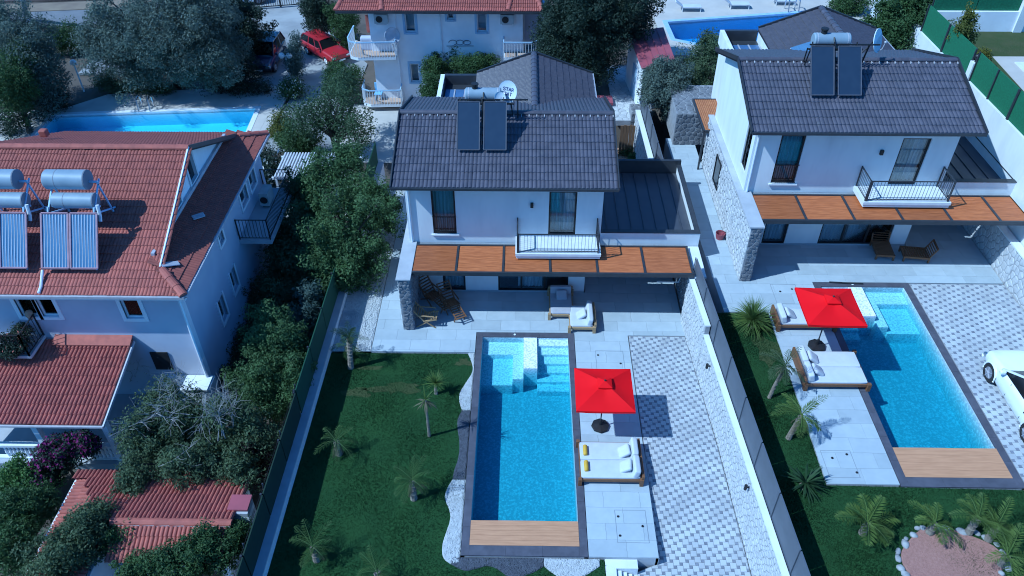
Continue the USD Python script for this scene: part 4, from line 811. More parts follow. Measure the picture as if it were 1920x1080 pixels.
part(Hs, 'roof', MB().hexa([(XR0, EY+.06, EZ-.12), (gx1, EY+.06, EZ-.12), (gx1, RY, RZ-.13), (XR0, RY, RZ-.13)], [(XR0, EY+.06, EZ-.02), (gx1, EY+.06, EZ-.02), (gx1, RY, RZ-.03), (XR0, RY, RZ-.03)])
     .hexa([(XR0, 31.45, EZ-.12), (XR0, RY, RZ-.13), (gx1, RY, RZ-.13), (gx1, 31.45, EZ-.12)], [(XR0, 31.45, EZ-.02), (XR0, RY, RZ-.03), (gx1, RY, RZ-.03), (gx1, 31.45, EZ-.02)])
     .hexa([(EXR-.06, EY+.08, EZ-.12), (EXR-.06, 31.45, EZ-.12), (-13.05, 30.0, 5.0), (-13.05, 21.6, 5.0)], [(EXR-.06, EY+.08, EZ-.02), (EXR-.06, 31.45, EZ-.02), (-13.05, 30.0, 5.12), (-13.05, 21.6, 5.12)]), 'roof_deck')
roof_tiles(Hs, (XR0, EY, EZ), (1, 0, 0), wv, fp, .25, Ls/19, CL3, 'clay_stuff', hump=.03)
roof_tiles(Hs, (gx1, 31.5, EZ), (-1, 0, 0), (0, RY-31.5, RZ-EZ), sbox(0, 0, gx1-XR0, Ls), .25, Ls/19, CL3, 'clay_stuff', most=0, hump=.03)
sw = np.array([-1.45, 0, .64]); Lsw = np.linalg.norm(sw)
roof_tiles(Hs, (EXR, EY, EZ), (0, 1, 0), sw, Polygon([(0, 0), (11.3, 0), (10.2, Lsw), (1.15, Lsw)]), .25, Lsw/4, CL3, 'clay_stuff', most=0, hump=.03)
ridge_tiles(Hs, (XR0, RY, RZ+.02), (gx1, RY, RZ+.02), CL3, .42, .15)
ridge_tiles(Hs, (EXR, EY, EZ+.03), (gx1+.12, EY+.90, EZ+.42), CL3, .38, .15, name='hip_tile'); ridge_tiles(Hs, (EXR, 31.5, EZ+.03), (gx1+.12, 30.55, EZ+.42), CL3, .38, .15, name='hip_tile')
part(Hs, 'gable_wall', MB().ext(Polygon([(21.4, 4.9), (30.3, 4.9), (RY, 6.86)], [[(24.2, 5.3), (24.8, 5.3), (24.8, 5.95), (24.2, 5.95)], [(26.0, 5.3), (26.7, 5.3), (26.7, 6.25), (26.0, 6.25)]]), 0, .2, YZ(-13.25)), 'old_white')
for a, b, d in ((24.2, 24.8, 5.95), (26.0, 26.7, 6.25)): part(Hs, 'gable_window', MB().box(-13.2, -13.14, a, b, 5.3, d), 'car_glass'); part(Hs, 'window_surround', MB().box(-13.05, -13.0, a-.12, a, 5.2, d+.1).box(-13.05, -13.0, b, b+.12, 5.2, d+.1).box(-13.05, -12.99, a, b, 5.2, 5.298), 'white_paint')
part(Hs, 'verge_board', MB().bar((gx1+.02, EY+1.0, EZ+.46), (gx1+.02, RY, RZ+.03), .05, .13), 'old_white'); part(Hs, 'rear_verge_board', MB().bar((gx1+.02, RY, RZ+.03), (gx1+.02, 30.5, EZ+.46), .05, .16), 'dark_metal')
part(Hs, 'flashing', MB().bar((-12.98, 21.6, 5.18), (-12.98, 30.1, 5.18), .12, .14), 'frame_alu'); part(Hs, 'valley_flashing', MB().bar((gx1+.05, 21.25, 5.02), (-12.15, 21.6, 4.84), .26, .03), 'frame_alu')
part(Hs, 'gutter', MB().bar((XR0, EY-.05, EZ-.04), (EXR+.02, EY-.05, EZ-.04), .09).bar((EXR+.05, EY, EZ-.04), (EXR+.05, 31.5, EZ-.04), .09), 'frame_alu')
part(Hs, 'soffit', MB().box(-21, EXR-.02, EY+.05, LY+.02, EZ-.26, EZ-.18).box(LX, EXR-.02, LY+.02, 31.4, EZ-.26, EZ-.18), 'old_white')
p = part(Hs, 'balcony_slab', MB().box(LX+.003, -10.75, 26.8, 30.9, 1.78, 1.98), 'concrete'); part(p, 'balcony_floor', MB().box(LX+.05, -10.85, 26.9, 30.8, 1.981, 1.995), 'slab_0')
for a, b in (((LX+.05, 26.85, 1.99), (-10.8, 26.85, 1.99)), ((-10.8, 26.85, 1.99), (-10.8, 30.85, 1.99)), ((-10.8, 30.85, 1.99), (LX+.05, 30.85, 1.99))): railing(p, a, b, 1.0, .13, 'black', .014, 'balcony_railing', bow=.06)
m = MB().box(LX+.35, LX+.75, 29.2, 30.0, 2.1, 2.75); ac = top('air_conditioner', 'beige air conditioner unit on the black railed balcony', 'air conditioner', (LX+.5, 29.6, 2.0)); part(ac, 'case', m, 'poolside_light'); part(ac, 'fan_grille', MB().cyl((LX+.55, 29.19, 2.42), (LX+.55, 29.17, 2.42), .17, 16), 'black'); part(ac, 'foot', MB().box(LX+.4, LX+.7, 29.3, 29.9, 2.0, 2.1), 'black')
for u, v in ((372, 405),):
    c = at(u, v, 4.95); part(Hs, 'roof_flashing_sheet', MB().rbox(c, (.45, .3, .05), .02, .6), 'frame_alu')
c = at(80, 244, 6.4); part(Hs, 'ridge_end_cap', MB().rbox(c-[0, 0, .12], (.32, .28, .3), .06), 'clay_tile_0')
# tiled porch in front
Pz, Py, Fz, Fy, Pxr, Pxl = 1.9, 20.65, 1.12, 17.3, -14.33, -21.0; wv2 = np.array([0, Py-Fy, Pz-Fz]); L2 = np.linalg.norm(wv2)
part(Hs, 'porch_roof', MB().hexa([(Pxl, Fy+.04, Fz-.14), (Pxr-.03, Fy+.04, Fz-.14), (Pxr-.03, Py, Pz-.14), (Pxl, Py, Pz-.14)], [(Pxl, Fy+.04, Fz-.02), (Pxr-.03, Fy+.04, Fz-.02), (Pxr-.03, Py, Pz-.02), (Pxl, Py, Pz-.02)]), 'roof_deck')
q0 = len(COUNT); roof_tiles(Hs, (Pxl, Fy, Fz), (1, 0, 0), wv2, sbox(0, 0, Pxr-Pxl, L2), .29, L2/9, CL3, 'clay_stuff', hump=.07)
part(Hs, 'porch_flashing', MB().hexa([(-17.2, 20.35, 1.93), (Pxr, 20.35, 1.93), (Pxr, 20.74, 2.06), (-17.2, 20.74, 2.06)], [(-17.2, 20.35, 1.97), (Pxr, 20.35, 1.97), (Pxr, 20.74, 2.12), (-17.2, 20.74, 2.12)]), 'clay_tile_2')
part(Hs, 'porch_gutter', MB().bar((Pxl, Fy-.05, Fz-.03), (Pxr+.02, Fy-.05, Fz-.03), .07).bar((Pxr+.03, Fy-.05, Fz-.02), (Pxr+.03, Py, Pz-.02), .05, .1), 'frame_alu')
for x in (-14.5, -17.0): part(Hs, 'porch_column', MB().box(x-.1, x+.1, Fy+.2, Fy+.4, -1.3, Fz-.1), 'old_white')
part(Hs, 'porch_floor', MB().box(-21, -14.2, Fy+.05, LY-.01, -1.4, -1.1), 'concrete')
bl = part(Hs, 'balustrade', MB().box(-21, -14.4, Fy+.22, Fy+.42, -.42, -.32).box(-21, -14.4, Fy+.24, Fy+.4, -1.09, -1.02), 'old_white')
for k in range(30):
    x = -18.6+k*.145; part(bl, 'baluster', MB().lathe((x, Fy+.32, -1.02), [(.05, 0), (.035, .1), (.06, .22), (.03, .42), (.05, .6)], 8), 'old_white')
part(Hs, 'porch_window', MB().box(-18.5, -16.9, LY-.04, LY-.002, -.5, .7), 'car_glass')
# flower balcony at the left edge
p = part(Hs, 'flower_balcony', MB().box(-21, -17.55, 19.6, LY-.003, 2.0, 2.12), 'concrete'); railing(p, (-17.6, 19.62, 2.12), (-17.6, LY-.05, 2.12), 1.0, .16, 'black'); railing(p, (-21, 19.62, 2.12), (-17.6, 19.62, 2.12), 1.0, .16, 'black')
# its solar heaters
def heater2(label, cx):
    t = top('solar_water_heater', label, 'water heater', (cx, 22, 5.2)); y0 = 20.95; zr = lambda y: EZ+(y-EY)*slp
    b0, b1 = np.array([0, y0, zr(y0)+.25]), np.array([0, y0+1.15, zr(y0)+1.75]); n = np.cross([1, 0, 0], b1-b0); n /= np.linalg.norm(n)
    for k, x0 in enumerate((cx-.98, cx+.02)):
        b = [np.array([x, *q[1:]]) for x, q in ((x0, b0), (x0+.92, b0), (x0+.92, b1), (x0, b1))]
        p = part(t, 'collector', MB().hexa(b, [q+n*.06 for q in b]), 'collector_blue'); fr = MB(); c = [q+n*.065 for q in b]
        for i in range(4): fr.bar(c[i], c[(i+1) % 4], .06, .05)
        part(p, 'collector_frame', fr, 'pink_frame'); st = MB()
        for q in range(1, 9): x = x0+.92*q/9; st.bar(np.array([x, *(b0+n*.066)[1:]]), np.array([x, *(b1+n*.066)[1:]]), .016, .012)
        part(p, 'tube_line', st, 'frame_alu')
    for z, y, h, nm in ((2.58, y0+2.0, .35, 'upper_tank'), (1.98, y0+1.6, .28, 'lower_tank')):
        c = np.array([cx, y, zr(y0)+z]); o = .12 if 'low' in nm else -.12
        tk = part(t, nm, MB().tube([c+[-.80+o, 0, 0], c+[-.76+o, 0, 0], c+[.62+o, 0, 0]], [h*.9, h, h], 22), 'tank_steel', 40); part(tk, 'tank_end', MB().tube([c+[.62+o, 0, 0], c+[.66+o, 0, 0], c+[.67+o, 0, 0]], [h*1.01, h*1.0, h*.9], 22), 'concrete_dark'); part(tk, 'tank_band', MB().tube([c+[-.38+o, 0, 0], c+[-.36+o, 0, 0]], h*1.01, 22), 'concrete_dark')
    f = MB(); zz = zr(y0)
    for x in (cx-.8, cx+.8): f.bar((x, y0+.1, zz+.1), (x, y0+1.3, zz+1.9), .05).bar((x, y0+1.2, zz+1.7), (x, y0+2.5, zr(y0+2.5)), .05).bar((x, y0+2.0, zz+2.5), (x, y0+2.3, zr(y0+2.3)), .05).bar((x, y0+1.2, zz+1.75), (x, y0+2.2, zz+2.5), .05)
    f.bar((cx-.85, y0+1.6, zz+1.75), (cx+.85, y0+1.6, zz+1.75), .06).bar((cx-.85, y0+2.0, zz+2.5), (cx+.85, y0+2.0, zz+2.5), .06); part(t, 'stand', f, 'blue_trim')
    part(t, 'pipe', MB().tube([(cx+.95, y0+1.3, zz+2.0), (cx+.96, y0+1.2, zz+1.6), (cx+.96, y0+1.1, zz+1.45)], .06, 8).tube([(cx-1.0, y0-.05, zz+.2), (cx-.98, y0-.5, zr(y0-.5)+.06), (cx-.98, EY, EZ+.08)], .05, 8), 'white_paint')
heater2('two blue striped solar panels under two stacked tanks on the red roof', -15.6); heater2('solar panels and tanks cut off by the left edge on the red roof', -18.05)

# ------------------------------------------------------------------ tiled garden kiosk bottom left
Kk = top('garden_kiosk', 'low garden building with red clay tile roof under trees at the bottom left', 'building', (-11.5, 14.5, -1.4))
kr, ke, ky, kyf = .98, .42, 13.65, 15.9
part(Kk, 'wall', MB().box(-12.3, -9.1, 13.0, 15.6, -1.4, .5).box(-14.5, -12.9, 8, 15.5, -1.4, .28), 'old_white')
part(Kk, 'roof', MB().hexa([(-14.6, kyf-.05, ke-.12), (-8.95, kyf-.05, ke-.12), (-8.95, ky, kr-.14), (-12.5, ky, kr-.14)], [(-14.6, kyf-.05, ke-.03), (-8.95, kyf-.05, ke-.03), (-8.95, ky, kr-.03), (-12.5, ky, kr-.03)]).hexa([(-12.5, ky, kr-.14), (-8.95, ky, kr-.14), (-8.95, 12.6, .5), (-12.5, 12.6, .5)], [(-12.5, ky, kr-.04), (-8.95, ky, kr-.04), (-8.95, 12.6, .56), (-12.5, 12.6, .56)]), 'roof_deck')
wvk = np.array([0, ky-kyf, kr-ke]); Lk = np.linalg.norm(wvk)
roof_tiles(Kk, (-8.9, kyf, ke), (-1, 0, 0), wvk, Polygon([(0, 0), (5.9, 0), (4.2, Lk), (0, Lk)]), .27, Lk/6, CL3, 'clay_stuff', most=200, hump=.075)
roof_tiles(Kk, (-12.5, 12.55, .5), (1, 0, 0), (0, ky-12.55, kr-.5), sbox(0, 0, 3.6, 1.18), .27, .39, CL3, 'clay_stuff', hump=.05)
roof_tiles(Kk, (-14.7, kyf, ke-.02), (0, -1, 0), (1.0, 0, .12), Polygon([(0, 0), (7, 0), (7, 2.1), (2.2, 2.1)]), .27, .38, CL3, 'clay_stuff', hump=.05)
ridge_tiles(Kk, (-12.6, ky, kr), (-8.9, ky, kr), CL3, .42, .13); part(Kk, 'ridge_bedding', MB().bar((-12.6, ky-.1, kr-.02), (-8.9, ky-.1, kr-.02), .07, .05), 'mortar')
part(Kk, 'verge_trim', MB().bar((-14.72, 9.5, .4), (-14.72, kyf, .4), .06, .1), 'old_white')
t = top('chimney', 'square brick barbecue chimney with red slab cap beside the low grey wall', 'chimney', (-8.85, 14.45, -1.4))
for k in range(12): part(t, 'block_course', MB().box(-9.12, -8.52, 14.05, 14.6, -1.4+k*.19, -1.4+k*.19+.18), ('old_white', 'concrete')[k % 2])
part(t, 'cap', MB().box(-9.16, -8.52, 14.12, 14.68, .90, .98), 'red_sheet')

# ------------------------------------------------------------------ white house at the back
Wh = top('white_house', 'white house with pale blue window surrounds, railings and red roof behind the nearer villa', 'house', (-5, 48, -1.4))
WY = 46.0; wz = [(-7.16, -6.55, 3.35, 4.55), (-2.86, -2.26, 3.4, 4.55), (-4.62, -4.22, 4.15, 4.6), (-7.1, -6.55, .15, 1.35), (-3.0, -2.4, .3, 1.4), (-4.7, -4.2, .9, 1.4)]
part(Wh, 'wall', MB().ext(opening_wall(-8.9, -.1, -1.4, 4.8, wz), 0, .25, XZ(WY)).box(-9.0, .0, WY+.5, 55, -1.4, 4.8), 'old_white')
part(Wh, 'bay_wall', MB().box(-9.3, -7.72, WY-.12, WY+.6, -1.4, 4.85).box(-9.3, -9.0, WY+.6, 55, -1.4, 4.8), 'old_white'); part(Wh, 'bay_wall', MB().box(-1.35, -.12, WY-.12, WY-.001, -1.4, 4.85), 'old_white')
for a, b, c, d in wz:
    window(Wh, a, b, c, d, WY, [], name='window', fm='white_paint'); f = MB(); w = .13
    f.box(a-w, a, WY-.03, WY+.05, c-w, d+w).box(b, b+w, WY-.03, WY+.05, c-w, d+w).box(a, b, WY-.03, WY+.05, d+.003, d+w).box(a-.02, b+.02, WY-.07, WY+.05, c-w, c-.003); part(Wh, 'window_surround', f, 'blue_trim')
part(Wh, 'recess', MB().box(.0, 1.1, WY+.9, WY+.95, 2.2, 4.8).box(1.05, 1.2, WY, WY+5, -1.4, 4.8), 'lilac_plaster')
part(Wh, 'rain_pipe', MB().tube([(-5.05, WY-.05, 4.6), (-5.05, WY-.05, 0)], .04, 6), 'white_paint')
scr = MB()
for q in range(3): th = np.linspace(0, 2.2+q, 14); c = np.array([-4.35+q*.42, WY-.02, 2.72]); scr.tube(np.stack([c[0]+(.26-.015*th)*np.cos(th*2)*(1 if q % 2 else -1), np.full(14, c[1]), c[2]+(.16-.01*th)*np.sin(th*2)], 1), .022, 5)
scr.bar((-4.75, WY-.03, 2.5), (-3.1, WY-.03, 2.52), .03); part(Wh, 'scroll_ornament', scr, 'concrete_dark')
part(Wh, 'roof', MB().hexa([(-11.0, 45.0, 4.92), (1.0, 45.0, 4.92), (0, 49.5, 6.1), (-10, 49.5, 6.1)], [(-11.0, 45.0, 5.0), (1.0, 45.0, 5.0), (0, 49.5, 6.2), (-10, 49.5, 6.2)]).box(-9.3, .9, 45.6, 55, 4.8, 4.9), 'roof_deck')
wr = np.array([0, 4.5, 1.2]); Lr = np.linalg.norm(wr)
roof_tiles(Wh, (-11.0, 44.95, 5.02), (1, 0, 0), wr, Polygon([(0, 0), (12, 0), (11, Lr), (1, Lr)]), .26, .36, CL3, 'clay_stuff', most=60, hump=.045)
for a, b in (((-11, 44.95, 5.05), (-10, 49.4, 6.25)), ((-8.3, 44.95, 5.08), (-9.0, 49.4, 6.25)), ((-1.0, 44.95, 5.08), (-.3, 49.4, 6.25)), ((1, 44.95, 5.05), (0, 49.4, 6.25))): ridge_tiles(Wh, a, b, CL3, .4, .13, name='hip_tile')
part(Wh, 'roof_fascia', MB().bar((-11.0, 44.92, 4.95), (1.0, 44.92, 4.95), .06, .13), 'dark_metal')
def balcony(P, z, h, nm):
    s = part(Wh, nm, MB().ext(Polygon(P), z-.16, z, None), 'white_paint'); part(s, 'balcony_floor', MB().ext(Polygon(P).buffer(-.06), z+.002, z+.012), 'terracotta_floor')
    Q = list(Polygon(P).buffer(-.05).exterior.coords)
    m = MB(); tr = MB()
    for a, b in zip(P[:-1], P[1:]):
        a, b = np.array([*a, z]), np.array([*b, z]); Ld = np.linalg.norm(b-a); n = max(1, int(Ld/.16)); tr.bar(a+[0, 0, h], b+[0, 0, h], .06)
        for k in range(n): p = a+(b-a)*k/n; m.bar(p, p+[0, 0, h], .028)
    part(s, 'railing_bars', m, 'white_paint'); part(s, 'top_rail', tr, 'blue_trim')
balcony([(-7.75, WY-.13), (-7.75, 45.0), (-10.0, 44.85), (-10.5, 45.1), (-10.65, 45.6), (-10.6, 47.5)], 2.2, .95, 'curved_balcony')
balcony([(-7.7, WY-.13), (-7.7, 45.0), (-9.6, 44.9), (-10.1, 45.2), (-10.15, 46.5)], -.9, .95, 'lower_balcony')
balcony([(-1.25, WY-.13), (-1.25, 45.0), (.4, 45.0), (1.1, 45.5), (1.1, 46.5)], 2.2, .95, 'right_balcony')
t = top('satellite_dish', 'large grey dish at the corner of the white house balcony', 'satellite dish', (-7.9, 45.3, 2.2)); COUNT['/World/satellite_dish'] = COUNT.get('/World/satellite_dish', 1)
c = at_y(735, 67, 45.4); n = np.array([.45, -.85, .3]); n /= np.linalg.norm(n); a = np.cross([0, 0, 1], n); a /= np.linalg.norm(a); Mx = np.stack([a, np.cross(n, a), n], 1)
part(t, 'reflector', MB().lathe((0, 0, 0), [(.48*x+1e-4, .1*x*x) for x in np.linspace(0, 1, 6)]+[(.49, .08)]+[(.48*x+1e-4, .1*x*x-.02) for x in np.linspace(1, 0, 6)], 24).move(Mx, c), 'frame_alu', 50); part(t, 'mast', MB().tube([c-n*.03, c-n*.2-[0, 0, .3], (-7.85, 45.4, 2.25)], .03, 6), 'frame_alu'); part(t, 'feed_arm', MB().tube([c-[0, 0, .45], c+n*.5-[0, 0, .1]], .018, 5), 'frame_alu')
for k, x in enumerate((-8.5, -1.05)):
    t = top('air_conditioner', f'air conditioner under the white house eave, {"left" if k == 0 else "right"} one', 'air conditioner', (x, 45.7, 4.3)); part(t, 'case', MB().box(x-.4, x+.4, 45.5, 45.85, 4.05, 4.6), 'poolside_light'); part(t, 'fan_grille', MB().cyl((x-.1, 45.49, 4.32), (x-.1, 45.47, 4.32), .2, 14), 'black'); part(t, 'bracket', MB().box(x-.3, x+.3, 45.55, 45.9, 3.98, 4.04), 'frame_alu')
m = MB().rbox((-9.55, 46.2, 2.6), (.9, .5, .75), .05); single('balcony_chest', 'blue chest under a pink cloth on the upper white house balcony', 'chest', m, 'lilac_plaster')
single('pink_cloth', 'pink cloth hung at the left of the upper white house balcony', 'cloth', MB().rbox((-9.35, 46.9, 3.5), (.7, .05, 1.1), .02), 'clay_tile_2')
t = top('garden_chair', 'blue plastic chair on the lower white house balcony', 'chair', (-9.2, 45.7, -.9)); part(t, 'seat', MB().rbox((-9.2, 45.7, -.48), (.5, .5, .06), .03), 'shell_blue'); part(t, 'backrest', MB().rbox((-9.2, 45.95, -.15), (.5, .06, .55), .03), 'shell_blue')
for sx in (-.2, .2):
    for sy in (-.2, .2): part(t, 'leg', MB().cyl((-9.2+sx, 45.7+sy, -.9), (-9.2+sx, 45.7+sy, -.48), .02, 6), 'shell_blue')

# ------------------------------------------------------------------ left rear garden: pool, deck, drive, road
dk = Polygon([(-34, 40), (-15.4, 40), (-15.4, 48.4), (-17.5, 48.4), (-27.2, 47.0), (-29.2, 45.0), (-34, 44.2)])
lp = Polygon([(-29.3, 41.0), (-16.75, 41.0), (-17.0, 45.1), (-29.5, 44.1)])
T = top('pool_deck', 'beige stone deck round the blue pool at the upper left', kind='structure'); part(T, 'base', MB().ext(dk.difference(lp.buffer(.3)), -1.6, -1.33), 'concrete'); slabs(T, dk.difference(lp.buffer(.32)), -1.30, .9, .9, ['stone_deck'], uneven=.002)
t = top('swimming_pool', 'blue pool with ladder behind the red roofed house', 'pool', (-23, 43, -1.3)); part(t, 'basin', MB().ext(lp.buffer(.15).difference(lp), -2.6, -1.40).ext(lp.buffer(.1), -2.5, -2.25), 'shell_sky'); part(t, 'ledge', MB().box(-21.5, -16.95, 41.003, 42.6, -2.25, -1.9), 'shell_sky')
part(t, 'rim', MB().ext(lp.buffer(.30, join_style=2).difference(lp), -1.5, -1.285), 'white_paint')
single('pool_water', 'bright blue water of the pool at the upper left', None, MB().ext(lp.buffer(-.004), -2.245, -1.42), 'water_clear', kind='structure')
def ladder(label, c, d, s, h=.8):
    c, d = np.array(c, float), np.array(d, float); u = np.array([-d[1], d[0], 0]); t = top('pool_ladder', label, 'ladder', c)
    for k in (-1, 1): q = c+u*k*.27*s; part(t, 'handrail', MB().tube([q-d*.45*s, q-d*.45*s+[0, 0, h*.8], q-d*.3*s+[0, 0, h], q-d*.0*s+[0, 0, h*.9], q+d*.14+[0, 0, 0], q+d*.14-[0, 0, 1.0]], .035*s, 8), 'chrome')
    for k in range(3): part(t, 'rung', MB().bar(c-u*.27*s+d*.14-[0, 0, .2+.3*k], c+u*.27*s+d*.14-[0, 0, .2+.3*k], .05), 'chrome')
ladder('steel ladder at the far edge of the upper left pool', (-23.9, 44.75, -1.28), (0.06, -1, 0), 1.3)
t = top('driveway', 'rough concrete drive with parked cars behind the left garden', kind='structure'); part(t, 'surface', MB().ext(Polygon([(-15.2, 40), (-11.2, 40), (-11.0, 52), (-15, 58), (-17.5, 66), (-23, 66), (-20.8, 56), (-19.5, 48.8), (-15.2, 48.5)]), -1.5, -1.36), 'rough_concrete')
t = top('road', 'grey lane beyond the olive trees at the upper left', kind='structure'); part(t, 'surface', MB().ext(Polygon([(-80, 52.5), (-30, 59.2), (-24, 64), (-14, 66), (20, 68), (20, 75), (-16, 72), (-26, 67.5), (-32, 62.2), (-80, 56.5)]), -1.5, -1.34), 'asphalt'); part(t, 'verge', MB().ext(Polygon([(-80, 56.6), (-32, 62.3), (-27, 67), (-28, 68.5), (-33, 64), (-80, 58.2)]), -1.5, -1.33), 'tan_verge')
t = top('field', 'dark brown ploughed field at the upper left corner', kind='structure'); part(t, 'soil', MB().ext(Polygon([(-140, 57), (-33, 64.2), (-28, 69), (-28, 140), (-140, 140)]), -1.5, -1.32), 'field_soil')
g = top('iron_gate', 'black iron bar gate across the drive at the top edge', 'gate', (-19.8, 62.2, -1.36)); m = MB()
a, b = np.array([-24.5, 61.4, -1.3]), np.array([-17.7, 62.9, -1.3])
for k in range(40): q = a+(b-a)*k/39; m.bar(q+[0, 0, .1], q+[0, 0, 1.6], .035)
part(g, 'bars', m, 'black'); part(g, 'frame', MB().bar(a+[0, 0, .12], b+[0, 0, .12], .06).bar(a+[0, 0, 1.58], b+[0, 0, 1.58], .06), 'black')
for k in (0, .72, 1): q = a+(b-a)*k; part(g, 'gate_post', MB().bar(q, q+[0, 0, 2.0], .12), 'black')
t = top('utility_pole', 'grey leaning pole at the upper left corner', 'pole', (-34.5, 56.8, -1.4)); part(t, 'shaft', MB().tube([at(52, 38, -1.4), at_y(30, -50, 57)], [.2, .16], 12), 'concrete_dark'); part(t, 'base', MB().cyl(at(52, 38, -1.4), at(52, 38, -1.1), .3, 12), 'concrete')
def garden_lamp(label, p, h, n=1):
    p = np.array(p, float); t = top('garden_lamp', label, 'lamp', p); part(t, 'post', MB().tube([p, p+[0, 0, h]], .05, 8), 'lamp_white')
    for k in range(n): o = p+[(-.25+.5*k)*(n > 1), 0, h+.12-.12*(n > 1)]; part(t, 'globe', MB().ball(o, .2, 2), 'lamp_white', True); 
    part(t, 'arm', MB().bar(p+[-.25, 0, h], p+[.25, 0, h], .04), 'lamp_white')
garden_lamp('white globe lamp post by the dark steps left of the upper left pool', at(158, 172, -1.4), 1.9); garden_lamp('white twin globe lamp beside the dark blue car', at(545, 155, -1.4), 1.9, 2); garden_lamp('white globe lamp behind the red car', at(626, 84, -1.4), 1.2)
st = top('garden_steps', 'stone garden steps left of the big olive tree', 'steps', (-29, 50, -1.4))
for k in range(4): part(st, 'tread', MB().box(-30.5+.2*k, -27.5, 50+k*.7, 50.75+k*.7, -1.4, -1.25+k*.12), 'rough_concrete')
t = top('garden_bench', 'low white painted bench at the left edge of the upper left pool deck', 'bench', at(75, 195, -1.3)); c = at(75, 195, -1.3)
part(t, 'seat', MB().box(c[0]-.9, c[0]+.9, c[1]-.2, c[1]+.2, c[2]+.4, c[2]+.46), 'lamp_white'); part(t, 'backrest', MB().box(c[0]-.9, c[0]+.9, c[1]+.2, c[1]+.25, c[2]+.5, c[2]+.85), 'lamp_white')
for s in (-.8, .8): part(t, 'leg', MB().box(c[0]+s-.05, c[0]+s+.05, c[1]-.18, c[1]+.22, c[2], c[2]+.4), 'lamp_white')
t = top('slatted_pergola', 'grey slatted pergola roof between the red roofed house and the big green tree', 'pergola', (-10.4, 34, -1.4))
for k in range(26): part(t, 'slat', MB().box(-12.35+k*.15, -12.28+k*.15, 33.0, 35.4, 1.15, 1.25), 'grey_slat')
part(t, 'beam', MB().box(-12.5, -8.3, 33.1, 33.2, 1.03, 1.148).box(-12.5, -8.3, 35.1, 35.2, 1.03, 1.148), 'white_paint')
for x, y in ((-12.3, 33.15), (-8.6, 33.15), (-12.3, 35.15), (-8.6, 35.15)): part(t, 'post', MB().box(x-.06, x+.06, y-.06, y+.06, -1.4, 1.03), 'white_paint')
t = top('courtyard', 'pale paving in front of the white house, added to bounce light onto it', kind='structure'); part(t, 'paving', MB().box(-10.9, 2.4, 38.8, 45.9, -1.5, -1.37), 'stone_deck')  # pale slab added so its bounce brightens the house front
t = top('courtyard', 'pale paving under the slatted pergola', kind='structure'); part(t, 'paving', MB().box(-13.5, -8.2, 31.5, 36.5, -1.42, -1.36), 'stone_deck')

# ------------------------------------------------------------------ right rear: shed, paths, pool
t = top('shed', 'small white shed with sloping red metal roof beside the olive tree', 'shed', (7, 41.5, 1.3))
a, b, c, d = (5.9, 44.0, 4.15), (8.0, 44.5, 4.25), (8.15, 40.6, 4.0), (6.28, 39.7, 3.9); up = lambda p, q: tuple(np.array(p)+[0, 0, q])
part(t, 'wall', MB().hexa([(6.0, 43.8, 1.2), (7.8, 44.2, 1.2), (8.0, 40.7, 1.2), (6.4, 40.0, 1.2)], [(6.0, 43.8, 4.1), (7.8, 44.2, 4.2), (8.0, 40.7, 3.95), (6.4, 40.0, 3.85)]), 'old_white')
part(t, 'roof_sheet', MB().hexa([a, b, c, d], [up(x, .07) for x in (a, b, c, d)]), 'red_sheet')
A4 = [np.array(x)+[0, 0, .085] for x in (a, b, c, d)]
for k in range(1, 5): part(t, 'roof_seam', MB().bar(A4[0]+(A4[1]-A4[0])*k/5, A4[3]+(A4[2]-A4[3])*k/5, .04), 'red_sheet')
part(t, 'door', MB().hexa([(6.14, 42.2, 1.25), (6.18, 42.2, 1.25), (6.28, 41.3, 1.25), (6.24, 41.3, 1.25)], [(6.14, 42.2, 3.2), (6.18, 42.2, 3.2), (6.28, 41.3, 3.2), (6.24, 41.3, 3.2)]), 'blue_trim')
t = top('stone_path', 'pale stone path leading back to the shed', kind='structure'); part(t, 'bed', MB().box(5.0, 6.3, 38.9, 46, 1.0, 1.29), 'rubble_bed'); rubble(t, 'path_stones', (4.95, 39.0, 1.29), (1, 0, 0), (0, 1, 0), 1.3, 6.8, .3, 'rubble', seed=21, proud=.03)
t = top('gate_pier', 'white curved pier with red cap behind the nearer villa roof', 'pier', (4.6, 41, 1.2)); part(t, 'pier', MB().box(4.15, 4.9, 40.6, 41.3, -1.4, 1.4).rbox((4.0, 40.2, .9), (.5, .7, 1.0), .2), 'old_white'); part(t, 'cap', MB().box(4.0, 5.0, 40.5, 41.4, 1.4, 1.55), 'red_sheet')
t = top('board_gate', 'weathered brown board gate beside the stone wall behind the nearer villa', 'gate', (5.5, 37.9, -.2))
for k in range(5): part(t, 'board', MB().box(5.2+k*.16, 5.34+k*.16, 37.85, 37.9, -.4, 1.55+.04*(k % 2)), 'board_brown')
t = top('back_yard', 'reddish earth yard between the nearer villa and the stone wall', kind='structure'); part(t, 'soil', MB().box(-4.4, 6.2, 31.2, 38.7, -1.5, -.28), 'orange_clay')
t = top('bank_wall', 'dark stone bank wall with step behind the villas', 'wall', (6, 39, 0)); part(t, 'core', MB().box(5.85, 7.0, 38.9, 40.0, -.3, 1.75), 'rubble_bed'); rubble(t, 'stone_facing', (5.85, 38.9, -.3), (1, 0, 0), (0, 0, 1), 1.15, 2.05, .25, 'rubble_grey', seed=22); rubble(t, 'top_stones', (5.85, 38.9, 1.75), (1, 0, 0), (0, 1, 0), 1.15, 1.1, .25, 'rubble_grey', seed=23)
t = top('stone_outbuilding', 'dark stone side building with orange slatted lid beside the farther villa', 'outbuilding', (8.4, 35.3, 1.85))
